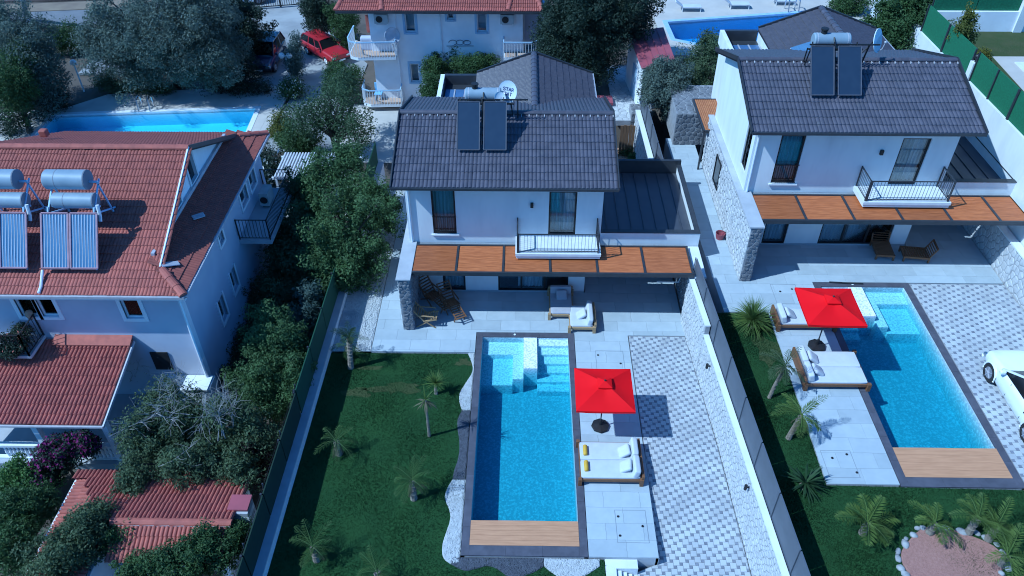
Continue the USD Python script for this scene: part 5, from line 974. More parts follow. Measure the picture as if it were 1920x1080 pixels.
part(t, 'wall', MB().box(7.55, 9.9, 35.35, 38.5, 1.85, 3.6), 'rubble_bed'); rubble(t, 'stone_facing', (7.55, 35.35, 1.85), (1, 0, 0), (0, 0, 1), 2.3, 1.75, .22, 'rubble_grey', seed=24); rubble(t, 'stone_top', (7.55, 35.35, 3.6), (1, 0, 0), (0, 1, 0), 2.3, 3.0, .25, 'rubble_grey', seed=25)
t = top('slatted_canopy', 'orange brown slatted canopy in a dark frame beside the farther villa', 'canopy', (9, 34.5, 3.9))
for k in range(13): part(t, 'slat', MB().hexa(*[[(8.52-.06*(j) + .0 + k*.092, y, z) if 0 else (8.5+k*.092+dx, y, z) for dx, y in ((.0, 33.0), (.07, 33.0), (.07, 36.1), (.0, 36.1))] for j, z in enumerate((3.93, 3.98))]), 'wood_slat')
part(t, 'frame', MB().box(8.4, 8.47, 32.95, 36.2, 3.86, 3.99).box(8.47, 9.68, 32.9, 32.98, 3.86, 3.99).box(8.47, 9.68, 36.12, 36.2, 3.86, 3.99), 'dark_metal'); part(t, 'post', MB().box(8.42, 8.5, 32.95, 33.03, 1.85, 3.86), 'dark_metal'); part(t, 'post', MB().box(9.45, 9.53, 32.95, 33.03, 1.85, 3.86), 'dark_metal')
p3 = Polygon([(9.3, 47.2), (12.5, 45.5), (18.9, 45.5), (18.3, 51.6), (9.2, 49.9)])
T = top('pool_deck', 'pale stone deck round the big blue pool behind the farther villa', kind='structure'); part(T, 'base', MB().ext(Polygon([(8.6, 44.8), (40, 44.8), (40, 64), (8.0, 64)]).difference(p3.buffer(.3)), 1.2, 2.5), 'stone_deck')
t = top('swimming_pool', 'large deep blue pool behind the farther villa', 'pool', (14, 48.5, 2.5)); part(t, 'basin', MB().ext(p3.buffer(.15).difference(p3), 1.25, 2.42).ext(p3.buffer(.1), 1.1, 1.25), 'shell_blue'); part(t, 'rim', MB().ext(p3.buffer(.3, join_style=2).difference(p3), 2.3, 2.53), 'blue_trim')
for k in range(3): part(t, 'lane_line', MB().bar((11.5+k*2, 46.2+.3*k, 1.262), (12.2+k*2, 50.2, 1.262), .12, .012), 'car_blue')
single('pool_water', 'deep blue water of the pool behind the farther villa', None, MB().ext(p3.buffer(-.004), 1.255, 2.40), 'water_clear', kind='structure')
ladder('steel ladder at the far edge of the pool behind the farther villa', (17.7, 51.75, 2.5), (0.1, -1, 0), 1.3)
for k, (u, v) in enumerate(((1295, 20), (1385, 15), (1470, 8))):
    q = at(u, v, 2.5); t = top('sun_lounger', f'white sun lounger on the far pool deck, {["left one", "middle one", "one near the ladder"][k]}', 'sun lounger', q); part(t, 'seat', MB().rbox(q+[0, 0, .3], (1.3, .6, .1), .04), 'cushion'); part(t, 'backrest', MB().rbox(q+[-.85, 0, .5], (.6, .6, .08), .03, tilt=(.6, [0, 1, 0])), 'cushion')
    for sx in (-.6, .6):
        for s_ in (-.22, .22): part(t, 'leg', MB().box(q[0]+sx-.03, q[0]+sx+.03, q[1]+s_-.03, q[1]+s_+.03, q[2], q[2]+.26), 'lamp_white')

# ------------------------------------------------------------------ cars
def car(name, label, pos, rz, L, W, paint, stations, cabin, wheelx, wr=.32, roof_rack=False, bumper='black', lights=True, rim='chrome'):
    """x forward. stations: (x, z bottom, z top, half width); cabin: (x, z) side outline belt-rear, roof-rear, roof-front, belt-front."""
    pos = np.array(pos, float); t = top(name, label, 'car', pos); R = rotz(rz); hw = W/2
    def put(par, nm, mb, m, smooth=False): return part(par, nm, mb.move(R, pos), m, smooth)
    sec = []
    for x, zb, zt, h in stations:
        half = [(h*.86, zb), (h*.97, zb+.10), (h, zb+(zt-zb)*.45), (h*.985, zb+(zt-zb)*.75), (h*.93, zt-.03), (h*.80, zt+.012), (h*.4, zt+.035)]
        ring = [(x, y, z) for y, z in half]+[(x, -y, z) for y, z in half[::-1]]; sec.append(ring)
    V = np.array(sec).reshape(-1, 3); n = len(sec[0]); F = []
    for i in range(len(sec)-1):
        for j in range(n): F.append([i*n+j, i*n+(j+1) % n, (i+1)*n+(j+1) % n, (i+1)*n+j])
    F += [[0, j, j+1, j+1] for j in range(1, n-1)]+[[(len(sec)-1)*n, (len(sec)-1)*n+j+1, (len(sec)-1)*n+j, (len(sec)-1)*n+j] for j in range(1, n-1)]
    body = put(t, 'body', MB().add(V, F), paint, 45)
    (x0, zb0), (x1, zr1), (x2, zr2), (x3, zb3) = cabin; wb, wt = hw*.90, hw*.70
    def P(x, z, s): k = (z-zb0)/(zr1-zb0); return np.array([x, s*(wb+(wt-wb)*k), z])
    G = MB().hexa([P(x0, zb0-.04, 1), P(x0, zb0-.04, -1), P(x3, zb3-.04, -1), P(x3, zb3-.04, 1)], [P(x1, zr1-.03, 1), P(x1, zr1-.03, -1), P(x2, zr2-.03, -1), P(x2, zr2-.03, 1)]); put(t, 'windows', G, 'car_glass')
    m = MB(); k = 6
    rows = []
    for q in range(7):
        x = x1+(x2-x1)*q/6; zc = .045*math.sin(math.pi*q/6); z = zr1+(zr2-zr1)*q/6
        rows.append([(x, y*wt*1.03, z-.045+zc+.05*(1-abs(y)**3)) for y in np.linspace(-1, 1, 9)])
    Vr = np.array(rows).reshape(-1, 3); Fr = [[i*9+j, i*9+j+1, (i+1)*9+j+1, (i+1)*9+j] for i in range(6) for j in range(8)]
    rf = put(t, 'roof', MB().add(Vr, Fr).add(Vr-[0, 0, .04], Fr), paint, True)
    pl = MB()
    for s in (1, -1):
        pl.bar(P(x3, zb3-.02, s), P(x2, zr2-.01, s), .07, .05).bar(P(x0, zb0-.02, s), P(x1, zr1-.01, s), .10, .05).bar(P(x1, zr1-.02, s), P(x2, zr2-.02, s), .05, .06)
        for fr in (.36, .68) if x2-x1 > 1.6 else (.42,): xb = x0+(x3-x0)*fr; xt = x1+(x2-x1)*min(1, fr*1.02); pl.bar(P(xb, zb0-.02, s*1.004), P(xt, zr1-.02, s*1.004), .06, .04)
    put(t, 'window_pillars', pl, paint)
    for wx in wheelx:
        for s in (1, -1):
            y = s*(hw-.09); tv = MB().tube([(wx, y-.10*s, wr), (wx, y-.07*s, wr), (wx, y+.085*s, wr), (wx, y+.105*s, wr)], [wr*.9, wr, wr, wr*.93], 24); w = put(t, 'wheel', tv, 'tyre', 40)
            a = MB().tube([(wx, y+.09*s, wr), (wx, y+.108*s, wr)], wr*.64, 20); put(w, 'rim', a, 'concrete_dark' if rim == 'chrome' else rim)
            sp = MB().cyl((wx, y+.1*s, wr), (wx, y+.122*s, wr), wr*.17, 10)
            for q in range(5): an = q*1.2566; sp.bar((wx, y+.115*s, wr), (wx+wr*.62*math.cos(an), y+.112*s, wr+wr*.62*math.sin(an)), .055, .02)
            put(w, 'spokes', sp, rim if rim != 'chrome' else 'frame_alu')
            ar = [(wx+(wr+.045)*math.cos(q), s*(hw+.001), wr+(wr+.045)*math.sin(q)) for q in np.linspace(-.2, math.pi+.2, 15)]; put(t, 'wheel_arch', MB().tube(ar, .035, 6), paint)
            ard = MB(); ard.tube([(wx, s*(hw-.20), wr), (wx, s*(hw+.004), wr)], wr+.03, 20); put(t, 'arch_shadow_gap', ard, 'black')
    for s in (1, -1): put(t, 'mirror', MB().rbox((x3-.25, s*(hw+.08), zb3+.08), (.16, .2, .14), .05), paint, True)
    xf, zf = stations[-1][0], stations[-1][2]; xr = stations[0][0]
    for s in (1, -1):
        put(t, 'headlight', MB().rbox((xf-.06, s*hw*.70, zf-.12), (.16, hw*.42, .15), .05), 'chrome', True); put(t, 'tail_light', MB().rbox((xr+.05, s*hw*.75, stations[0][2]-.18), (.1, hw*.3, .2), .04), 'car_red', True)
    put(t, 'bumper', MB().rbox((xf-.02, 0, .40), (.14, W*.92, .16), .06), bumper, True); put(t, 'bumper', MB().rbox((xr+.02, 0, .42), (.14, W*.92, .16), .06), bumper, True)
    put(t, 'number_plate', MB().box(xf+.055, xf+.062, -.26, .26, .36, .47), 'lamp_white')
    dl = MB()
    for s in (1, -1):
        for x in (x0+(x3-x0)*.38, x0+(x3-x0)*.74, x3-.02): dl.bar((x, s*hw*1.003, .36), (x, s*hw*.955, zb0-.02), .012, .008)
        dl.bar((x0+(x3-x0)*.30, s*hw*.995, zb0-.20), (x0+(x3-x0)*.36, s*hw*.995, zb0-.2), .03, .03)
    put(t, 'door_seams', dl, 'black')
    if roof_rack:
        rk = MB()
        for q in range(5): y = (-.7+.35*q)*wt; rk.bar((x1+.15, y, zr1+.05), (x2-.4, y, zr2+.06), .03)
        put(rf, 'roof_ribs', rk, paint)
    return t
sedan = [(-2.2, .30, .78, .74), (-2.05, .22, .92, .84), (-1.4, .2, .97, .90), (0, .2, .95, .91), (.9, .2, .93, .90), (1.5, .2, .86, .88), (2.0, .24, .74, .80), (2.18, .30, .62, .68)]
wf, wb_ = at(1853, 716, 1.85), at(1917, 822, 1.85); hd = wf-wb_; rz = math.atan2(hd[1], hd[0])
side = np.array([-math.sin(rz), math.cos(rz), 0]); cc = (wf+wb_)/2-side*.86
car('white_car', 'white car parked on the patterned drive at the right edge', (cc[0], cc[1], 1.847), rz, 4.4, 1.8, 'car_white', sedan, [(-1.75, .93), (-1.0, 1.42), (.05, 1.43), (1.0, .93)], (-1.32, 1.38), .33, bumper='car_white')
suv = [(-2.1, .35, .95, .78), (-1.95, .26, 1.02, .88), (-1.0, .25, 1.02, .92), (.6, .25, 1.0, .92), (1.2, .25, .98, .9), (1.8, .28, .86, .84), (2.05, .35, .72, .72)]
a, b = at(503, 141, -1.4), at(513, 78, -1.4)
car('blue_car', 'dark blue people carrier parked in shade beside the big olive tree', (*( (at(480, 140, -1.4)+at(527, 140, -1.4))/2+[-.45, 1.75, .03])[:2], -1.36), -math.pi/2-.02, 4.2, 1.85, 'car_blue', suv, [(-1.98, 1.0), (-1.75, 1.60), (.1, 1.62), (1.1, 1.0)], (-1.3, 1.32), .32)
wag = [(-2.05, .40, .86, .74), (-1.98, .28, .92, .80), (-1.0, .26, .92, .82), (.7, .26, .9, .82), (1.3, .28, .86, .81), (1.95, .32, .80, .78), (2.05, .38, .74, .74)]
q = (at(600, 128, -1.4)+at(655, 112, -1.4))/2; bk = at(575, 100, -1.4)
car('red_car', 'old red station wagon beside the white house', (-14.1, 53.2, -1.36), math.atan2(-2.1, 2.0), 4.1, 1.64, 'car_red', wag, [(-2.0, .9), (-1.78, 1.36), (.25, 1.38), (.85, .9)], (-1.2, 1.28), .29, roof_rack=True, rim='lamp_white')
car('white_car', 'white car partly hidden by dark trees at the top edge', (*at(452, 4, -1.3)[:2], -1.34), .3, 4.2, 1.75, 'car_white', sedan, [(-1.75, .93), (-1.0, 1.42), (.05, 1.43), (1.0, .93)], (-1.32, 1.38), .32)

# ------------------------------------------------------------------ parasols and furniture
def parasol(label, base, h, S, rz=0, tilt=0):
    b = np.array(base, float); t = top('parasol', label, 'parasol', b); R = rotz(rz)
    pt = lambda x, y, z: R @ np.array([x, y, z])+b
    for k in range(4):
        A = rotz(k*math.pi/2); N = 8; V = []; F = []
        for i in range(N+1):
            for j in range(N+1):
                s = i/N; w = (j/N*2-1)*s; z = h+.34*(1-s)-.05*math.sin(math.pi*s)*(1-abs(j/N*2-1))-.025*s*(1-(j/N*2-1)**2)
                V.append(pt(*(A @ np.array([s*S/2, w*S/2, z]))))
        for i in range(N):
            for j in range(N): q = i*(N+1)+j; F.append([q, q+1, q+N+2, q+N+1])
        V = np.array(V); e = [N*(N+1)+j for j in range(N+1)]; va = np.vstack([V[e], V[e]-[0, 0, .09]]); n = N+1
        m = MB().add(V, F).add(va, [[j, j+1, n+j+1, n+j] for j in range(N)]); p = part(t, 'canopy_panel', m, 'umbrella_red', 40)
    vt = MB()
    for k in range(4):
        A = rotz(k*math.pi/2); V = [pt(*(A @ np.array(x))) for x in ((0, 0, h+.44), (.24, -.24, h+.33), (.24, .24, h+.33))]; vt.add(V, [[0, 1, 2]])
        V = [pt(*(A @ np.array(x))) for x in ((.24, -.24, h+.33), (.24, .24, h+.33), (.24, .24, h+.29), (.24, -.24, h+.29))]; vt.add(V, [[0, 1, 2], [0, 2, 3]])
    p = part(t, 'vent_cap', vt, 'umbrella_red'); part(p, 'finial', MB().lathe(pt(0, 0, h+.42), [(.03, 0), (.035, .04), (.005, .08)], 10), 'black')
    part(t, 'pole', MB().cyl(pt(0, 0, .1), pt(0, 0, h+.4), .024, 10), 'dark_metal')
    for k in range(8):
        a = k*math.pi/4; rr = S/2*(1.38 if k % 2 else .98); part(t, 'rib', MB().bar(pt(0, 0, h+.16), pt(rr*math.cos(a), rr*math.sin(a), h-.085), .02), 'dark_metal')
    bs = part(t, 'base', MB().lathe(b, [(.0, 0), (.30, 0), (.33, .05), (.31, .10), (.12, .14), (.06, .15), (.05, .36), (.0, .36)], 8), 'black'); part(bs, 'locking_knob', MB().bar(pt(.04, 0, .25), pt(.14, .03, .25), .03), 'black')
parasol('red square parasol between the white daybed and nearer pool', (2.83, 18.42, 0), 1.98, 1.98, -.01)
b2 = at(1529, 650, 1.85)
c2 = np.mean([at(u, v, 1.85+1.98) for u, v in ((1489, 549), (1586, 547), (1620, 613), (1517, 617))], 0)
parasol('red square parasol between two daybeds at the farther pool', (b2[0]+.03, b2[1], 1.85), 1.98, 1.98, -.02)
def daybed(label, c, rz, L=2.0, W=1.55, pillows=2, towels=0, wood='teak', cloth='cushion', back='bolster', seats=2, group=None):
    """Head at local -x."""
    c = np.array(c, float); t = top('daybed', label, 'daybed', c); R = rotz(rz)
    def put(par, nm, mb, m, sm_=False): return part(par, nm, mb.move(R, c), m, sm_)
    put(t, 'frame', MB().box(-L/2, L/2, -W/2, -W/2+.05, .16, .27).box(-L/2, L/2, W/2-.05, W/2, .16, .27).box(L/2-.05, L/2, -W/2+.05, W/2-.05, .16, .27), wood)
    put(t, 'headboard', MB().box(-L/2-.08, -L/2, -W/2-.02, W/2+.02, .10, .46), wood)
    for sx in (-1, 1):
        for sy_ in (-1, 1): put(t, 'leg', MB().box(sx*L/2-.06, sx*L/2+.06, sy_*W/2-.06, sy_*W/2+.06, 0, .32), wood)
    for k in range(9): y = -W/2+.07+(W-.2)*k/8; put(t, 'slat', MB().box(-L/2, L/2-.05, y, y+.06, .2, .225), wood)
    w = (W-.1)/seats
    for k in range(seats):
        y = -W/2+.05+w*(k+.5); put(t, 'mattress', MB().rbox((.0, y, .275), (L-.08, w-.008, .14), .045), cloth, True)
        if back: put(t, 'back_cushion', MB().rbox((-L/2+.17, y, .47), (.22, w-.02, .36), .06, tilt=(-.22, [0, 1, 0])), cloth, True)
    for k in range(pillows):
        y = (k-(pillows-1)/2)*.62; q = put('/World', 'x', MB(), 'cushion') if 0 else None
        pm = MB().rbox((-L/2+.50, y+.03, .44), (.15, .46, .44), .07, rz=.08*(1-2*k), tilt=(-.95, [0, 1, 0])).move(R, c)
        single('pillow', f'white pillow on the {label}, {["farther one", "nearer one"][k] if pillows > 1 else "single one"}'[:110], 'pillow', pm, cloth, True)
    for k in range(towels):
        y = (k-(towels-1)/2)*.66; tm = MB().tube([(L/2-.22, y-.2, .40), (L/2-.22, y-.19, .40), (L/2-.22, y+.19, .40), (L/2-.22, y+.2, .40)], [.03, .075, .075, .03], 12).move(R, c)
        single('rolled_towel', f'yellow rolled towel on the daybed by the nearer pool, {["nearer one", "farther one"][k]}', 'towel', tm, 'yellow_cloth', True)
    return t
D1 = (at(1092, 818, .3)+at(1195, 888, .3))/2
daybed('white daybed by nearer pool with yellow towels', (3.00, 16.72, 0), math.pi, 2.05, 1.6, 2, 2)
daybed('large white daybed with two pillows, farther pool', (10.83, 19.42, 1.85), 0, 2.15, 1.62, 2)
daybed('white daybed half under farther parasol', (10.6, 22.05, 1.85), 0, 2.1, .95, 1, seats=1)
daybed('shaded grey daybed on nearer porch', (1.62, 24.9, 0), -math.pi/2, 1.55, 1.0, 1, cloth='cushion_grey', wood='teak_pale', seats=1)
daybed('half sunlit white daybed at nearer porch edge', (2.42, 24.02, 0), math.pi, 1.0, 1.35, 1, cloth='cushion', wood='teak_pale', seats=1)
def deckchair(label, c, rz, wood, foot=True, g='deck chair'):
    c = np.array(c, float); t = top('deck_chair', label, g, c); R = rotz(rz); put = lambda nm, mb, m: part(t, nm, mb.move(R, c), m)
    for s in (-.27, .27):
        put('leg', MB().bar((-.45, s, 0), (.25, s, .48), .04), wood); put('leg', MB().bar((.35, s, 0), (-.15, s, .42), .04), wood)
        put('back_rail', MB().bar((-.1, s, .36), (-.62, s, 1.02), .045), wood); put('seat_rail', MB().bar((-.15, s, .34), (.42, s, .46), .045), wood); put('armrest', MB().bar((-.38, s*1.06, .66), (.32, s*1.06, .62), .05, .03), wood)
        if foot: put('foot_rail', MB().bar((.42, s*.8, .45), (1.15, s*.8, .34), .04), wood); put('foot_leg', MB().bar((1.0, s*.8, .36), (.85, s*.8, 0), .04), wood)
    for k in range(7): f = k/6; put('back_slat', MB().bar((-.14-.46*f, -.27, .40+.60*f), (-.14-.46*f, .27, .40+.60*f), .06, .02), wood)
    for k in range(6): f = k/5; put('seat_slat', MB().bar((-.12+.5*f, -.27, .36+.10*f), (-.12+.5*f, .27, .36+.10*f), .06, .02), wood)
    if foot:
        for k in range(6): f = k/5; put('foot_slat', MB().bar((.48+.62*f, -.22, .455-.1*f), (.48+.62*f, .22, .455-.1*f), .06, .02), wood)
deckchair('pale wooden folding deck chair in sun beside the stone pillar', (*at(803, 606, 0)[:2], 0), -.05, 'teak_pale', False)
deckchair('dark wooden steamer chair with footrest in the porch shade', (-3.05, 24.75, 0), -1.05, 'teak')
deckchair('second dark wooden steamer chair behind, close to the porch wall', (-3.85, 25.2, 0), -.8, 'teak')
def chaise(label, c, rz):
    c = np.array(c, float); t = top('wooden_lounger', label, 'lounger', c); R = rotz(rz); put = lambda nm, mb, m: part(t, nm, mb.move(R @ np.diag([.70, .88, .9]), c), m)
    put('frame', MB().box(-.75, .75, -.42, -.36, .2, .3).box(-.75, .75, .36, .42, .2, .3).box(.69, .75, -.36, .36, .2, .3), 'teak')
    for k in range(11): x = -.72+.135*k; put('slat', MB().box(x, x+.10, -.36, .36, .26, .29), 'teak')
    put('backrest', MB().bar((-.7, -.39, .3), (-.98, -.39, .8), .05).bar((-.7, .39, .3), (-.98, .39, .8), .05).bar((-.98, -.4, .8), (-.98, .4, .8), .05), 'teak')
    for k in range(5): f = (k+.5)/5; put('back_slat', MB().bar((-.7-.28*f, -.37, .3+.5*f), (-.7-.28*f, .37, .3+.5*f), .05, .02), 'teak')
    for sx in (-.7, .7):
        for s in (-.39, .39): put('leg', MB().box(sx-.04, sx+.04, s-.04, s+.04, 0, .3), 'teak')
chaise('brown wooden lounger without cushion in the farther porch, facing out', (*at(1652, 474, 1.85)[:2], 1.85), -math.pi/2-.1)
chaise('brown wooden lounger turned sideways in the farther porch', (*at(1712, 482, 1.85)[:2], 1.85), math.pi-.12)
m = MB()
for k in range(5): th = np.linspace(0, 6.3, 26); rr = .17+.075*k; m.tube(np.stack([rr*np.cos(th)*1.15, rr*np.sin(th), .03+.01*np.sin(th*3+k)+.015*(k % 2)], 1), .016, 5)
m.tube([(.55, .1, .03), (.75, -.1, .02), (.8, -.5, .02)], .016, 5)
hp = at(652, 597, 0); single('garden_hose', 'coiled grey hose lying on the shaded gravel by the green fence', 'hose', m.move(np.eye(3), hp), 'concrete', True)
for k, (u, v) in enumerate(((628, 612), (626, 624))):
    q = at(u, v, 0); single('garden_spotlight', f'small black spotlight on the gravel by the low wall, {["farther", "nearer"][k]} one', 'lamp', MB().cyl(q, q+[0, 0, .12], .02, 6).rbox(q+[.03, 0, .17], (.16, .11, .11), .04), 'black')
q = at(1349, 447, 1.85); t = top('red_bucket', 'small dark red bucket standing by the stone wall of the farther villa', 'bucket', q); part(t, 'bucket', MB().lathe(q, [(.0, 0), (.15, 0), (.21, .3), (.19, .3), (.14, .03)], 16), 'red_sheet'); part(t, 'handle', MB().tube([q+[.2*math.cos(a), .02, .3+.05*math.sin(a)] for a in np.linspace(0, math.pi, 8)], .01, 4), 'black')
m = MB().tube([at(1555, 529, 1.875), at(1580, 530.5, 1.885), at(1618, 532, 1.875)], .035, 6); single('pool_pole', 'black pool brush pole lying along the coping of the farther pool', 'pole', m, 'black')
m = MB().tube([(3.4, 25.0, 1.9), (5.6, 25.5, 1.9)], .02, 6); single('towel_rail', 'thin white rail hanging in the nearer porch', 'rail', MB().tube([(5.6, 25.3, 1.1), (6.5, 25.3, 1.1), (6.68, 25.5, 1.6)], .025, 6), 'white_paint')

# ------------------------------------------------------------------ trees and shrubs
def ptree(name, label, cat, g, blobs, leaf, n, size, base=None, **kw):
    """blobs: (u, v, z, rx, ry, rz): crown lobes where the photograph shows them, at height z."""
    c = [at(u, v, z) for u, v, z, *_ in blobs]
    b = np.array([*(c[0][:2] if base is None else base), g])
    return tree(name, label, cat, b, [(*(p-b), *q[3:]) for p, q in zip(c, blobs)], leaf, n, size, **kw)
LG = -1.4
ptree('olive_tree', 'huge silvery olive tree above the upper left pool', 'tree', LG, [(300, 72, 2.9, 4.0, 3.0, 3.0), (215, 75, 2.5, 2.3, 2.4, 2.6), (382, 80, 2.4, 2.5, 2.6, 2.5), (345, 25, 4.2, 3.4, 2.6, 2.3), (412, 96, 1.6, 1.3, 1.5, 1.8), (270, 110, 1.4, 1.8, 1.5, 1.4), (350, 125, 1.0, 1.8, 1.4, 1.2)], 'olive', 80000, .16, base=(-23.0, 48.8), trunk=.32, stems=3, seed=11, clump=.75)
ptree('olive_tree', 'silvery grey olive tree at the top left edge', 'tree', LG, [(45, 95, 2.4, 2.2, 2.2, 2.3), (15, 60, 3.2, 1.9, 1.8, 2.1), (72, 140, 1.2, 1.5, 1.6, 1.9), (45, 170, .6, 1.9, 1.6, 1.5)], 'olive', 34000, .15, trunk=.25, seed=12, clump=.7)
ptree('leafy_tree', 'mid green tree at the left edge below the grey olive', 'tree', LG, [(18, 165, 1.6, 1.6, 1.6, 1.9), (30, 120, 2.2, 1.2, 1.2, 1.4)], 'green', 13000, .15, trunk=.16, seed=13)
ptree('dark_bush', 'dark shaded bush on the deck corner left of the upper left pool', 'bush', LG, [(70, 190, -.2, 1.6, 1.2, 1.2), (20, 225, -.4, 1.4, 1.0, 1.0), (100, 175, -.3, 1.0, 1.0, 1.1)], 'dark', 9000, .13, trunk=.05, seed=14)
ptree('hedge', 'dark green clipped hedge below the grey lane', 'hedge', LG, [(105, 75, -.2, 1.7, .9, 1.2), (130, 70, -.2, 1.6, .9, 1.2)], 'green', 8000, .13, trunk=.05, seed=15, clump=.4)
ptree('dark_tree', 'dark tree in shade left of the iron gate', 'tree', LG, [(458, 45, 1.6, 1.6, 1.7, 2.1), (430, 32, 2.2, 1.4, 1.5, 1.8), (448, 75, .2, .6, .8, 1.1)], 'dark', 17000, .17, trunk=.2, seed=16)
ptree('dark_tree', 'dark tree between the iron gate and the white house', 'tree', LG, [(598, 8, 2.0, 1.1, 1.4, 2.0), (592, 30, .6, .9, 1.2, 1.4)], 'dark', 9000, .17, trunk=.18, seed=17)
ptree('leafy_tree', 'mid green bush at the left corner of the white house', 'bush', LG, [(646, 36, 1.4, 1.0, 1.0, 1.5)], 'green', 6500, .14, trunk=.1, seed=18)
ptree('flowering_shrub', 'shrub with white flowers behind the red car', 'shrub', LG, [(648, 82, -.6, .6, .6, .6)], 'green', 3000, .12, trunk=.05, seed=19, extra=blossoms('white_petal', 160, .16))
ptree('conifer', 'small feathery conifer between the blue car and red car', 'shrub', LG, [(552, 118, -.1, .55, .55, 1.2), (556, 85, .8, .3, .3, .9)], 'bluish', 5000, .12, trunk=.06, seed=20)
ptree('flowering_shrub', 'low shrub with pale flowers below the globe lamp by the blue car', 'shrub', LG, [(545, 165, -.7, .9, .6, .7)], 'green', 3200, .12, trunk=.05, seed=21, extra=blossoms('white_petal', 140, .13))
ptree('leafy_bush', 'green bush in front of the white house balconies', 'bush', LG, [(650, 150, .2, 1.1, .9, 1.3), (630, 145, -.3, .9, .9, 1.0)], 'green', 8000, .13, trunk=.07, seed=22)
ptree('ground_cover', 'low green shrubs along the olive tree foot above the pool deck', 'shrub', LG, [(235, 160, -.9, 1.6, .7, .6), (275, 150, -.8, 1.3, .7, .7), (200, 150, -.7, .9, .6, .7), (300, 165, -1.0, 1.0, .5, .5)], 'dusty', 9000, .13, trunk=.04, seed=23, limb=False)
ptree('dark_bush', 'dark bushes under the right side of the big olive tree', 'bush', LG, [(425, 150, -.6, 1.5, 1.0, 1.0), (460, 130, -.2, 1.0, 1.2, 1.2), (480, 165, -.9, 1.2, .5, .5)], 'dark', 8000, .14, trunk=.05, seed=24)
ptree('fruit_tree', 'loose branched dark green tree right of the upper left pool', 'tree', LG, [(620, 205, 1.7, 1.9, 1.6, 1.5), (575, 225, 1.2, 1.5, 1.4, 1.3), (665, 240, 1.1, 1.3, 1.4, 1.2), (640, 160, 2.0, 1.1, 1.2, 1.1)], 'deep', 8000, .16, trunk=.14, stems=2, seed=25, clump=.6)
ptree('yellow_bush', 'yellow green bush beside the pool corner', 'bush', LG, [(527, 240, -.5, .85, .7, .9)], 'yellow', 3500, .13, trunk=.06, seed=26)
ptree('leafy_bush', 'dark green bush right of the yellow bush', 'bush', LG, [(560, 265, -.4, 1.1, .9, 1.1)], 'green', 6000, .13, trunk=.06, seed=27)
ptree('flowering_shrub', 'dark shrub with round white flowers behind the red roof corner', 'shrub', LG, [(503, 315, .0, 1.0, .8, 1.3), (497, 345, -.4, .8, .8, .9)], 'dark', 7000, .14, trunk=.07, seed=28, extra=blossoms('white_petal', 130, .20))
ptree('green_tree', 'large bright leafy tree over the gravel strip left of the nearer villa', 'tree', LG, [(655, 420, 2.1, 2.0, 1.9, 2.0), (615, 335, 2.6, 1.3, 1.3, 1.3), (690, 380, 2.0, 1.25, 1.3, 1.5), (620, 470, 1.5, 1.4, 1.5, 1.7), (670, 490, 1.2, 1.2, 1.2, 1.3), (600, 410, 1.4, 1.2, 1.3, 1.4), (710, 395, 1.6, .8, .9, 1.0), (628, 515, .9, .8, .9, 1.1), (575, 360, 1.6, .9, .9, 1.2), (650, 300, 3.0, .8, .8, .9)], 'leafgreen', 52000, .145, base=(-8.6, 26.4), trunk=.22, stems=2, seed=29, clump=.40)
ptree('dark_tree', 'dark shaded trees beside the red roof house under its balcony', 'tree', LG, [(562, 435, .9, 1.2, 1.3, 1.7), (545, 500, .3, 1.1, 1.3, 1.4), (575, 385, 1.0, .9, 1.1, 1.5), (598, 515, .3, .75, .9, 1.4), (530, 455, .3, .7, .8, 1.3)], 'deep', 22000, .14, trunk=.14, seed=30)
ptree('bluish_shrub', 'slim grey green shrub against the dark hedge fence', 'shrub', LG, [(583, 560, .9, .5, .55, 1.0), (578, 605, .3, .6, .6, 1.1), (565, 640, -.1, .5, .5, .9)], 'bluish', 8000, .11, trunk=.05, seed=31, clump=.3)
ptree('bushy_tree', 'bushy green pointed tree beside the low grey wall', 'tree', LG, [(513, 655, .9, 1.1, 1.0, 1.4), (490, 715, .3, 1.1, 1.0, 1.2), (548, 655, .7, .8, .8, 1.1), (500, 600, 1.5, .55, .55, .9), (530, 615, 1.2, .5, .5, .8), (550, 725, .2, .75, .8, 1.1), (505, 755, .0, .8, .7, .8), (560, 690, .6, .6, .7, 1.0)], 'leafgreen', 36000, .115, trunk=.12, seed=32, clump=.34)
ptree('spreading_tree', 'wide dusty green tree with bare grey branches above the kiosk roof', 'tree', LG, [(330, 790, 1.0, 1.5, 1.3, 1.2), (270, 820, .8, 1.0, 1.1, 1.2), (420, 790, 1.0, 1.2, 1.2, 1.1), (470, 820, .5, 1.0, 1.1, 1.0), (350, 870, .9, 1.4, .9, .8), (250, 900, .8, .7, .6, .6), (440, 890, .6, .9, .7, .7), (300, 760, .6, .8, .8, .9)], 'dusty', 38000, .115, base=(-11.2, 17.3), trunk=.18, stems=3, seed=33, clump=.36, extra=lambda *a: bare_twigs(*a, n=34))
ptree('bare_shrub', 'leafless pale twiggy shrub in front of the lilac wall', 'shrub', LG, [(255, 685, .0, .6, .5, .9), (330, 670, .1, .4, .4, .8)], 'dusty', 250, .08, trunk=.05, seed=34, bark='pale_bark', extra=lambda *a: bare_twigs(*a, n=26))
ptree('brown_bush', 'reddish brown leaved bush beside the low grey wall', 'bush', LG, [(490, 860, -.2, .45, .6, .8)], 'brown', 3500, .12, trunk=.05, seed=35, clump=.3)
ptree('leafy_tree', 'dense green tree at the bottom left between the kiosk and the low wall', 'tree', LG, [(400, 1030, .7, .8, .8, .8), (340, 1060, .8, .9, .8, .8), (440, 1010, .5, .55, .55, .6), (270, 1070, .5, .8, .7, .7), (220, 1010, .6, .5, .5, .5)], 'green', 24000, .10, trunk=.12, seed=36, clump=.3)
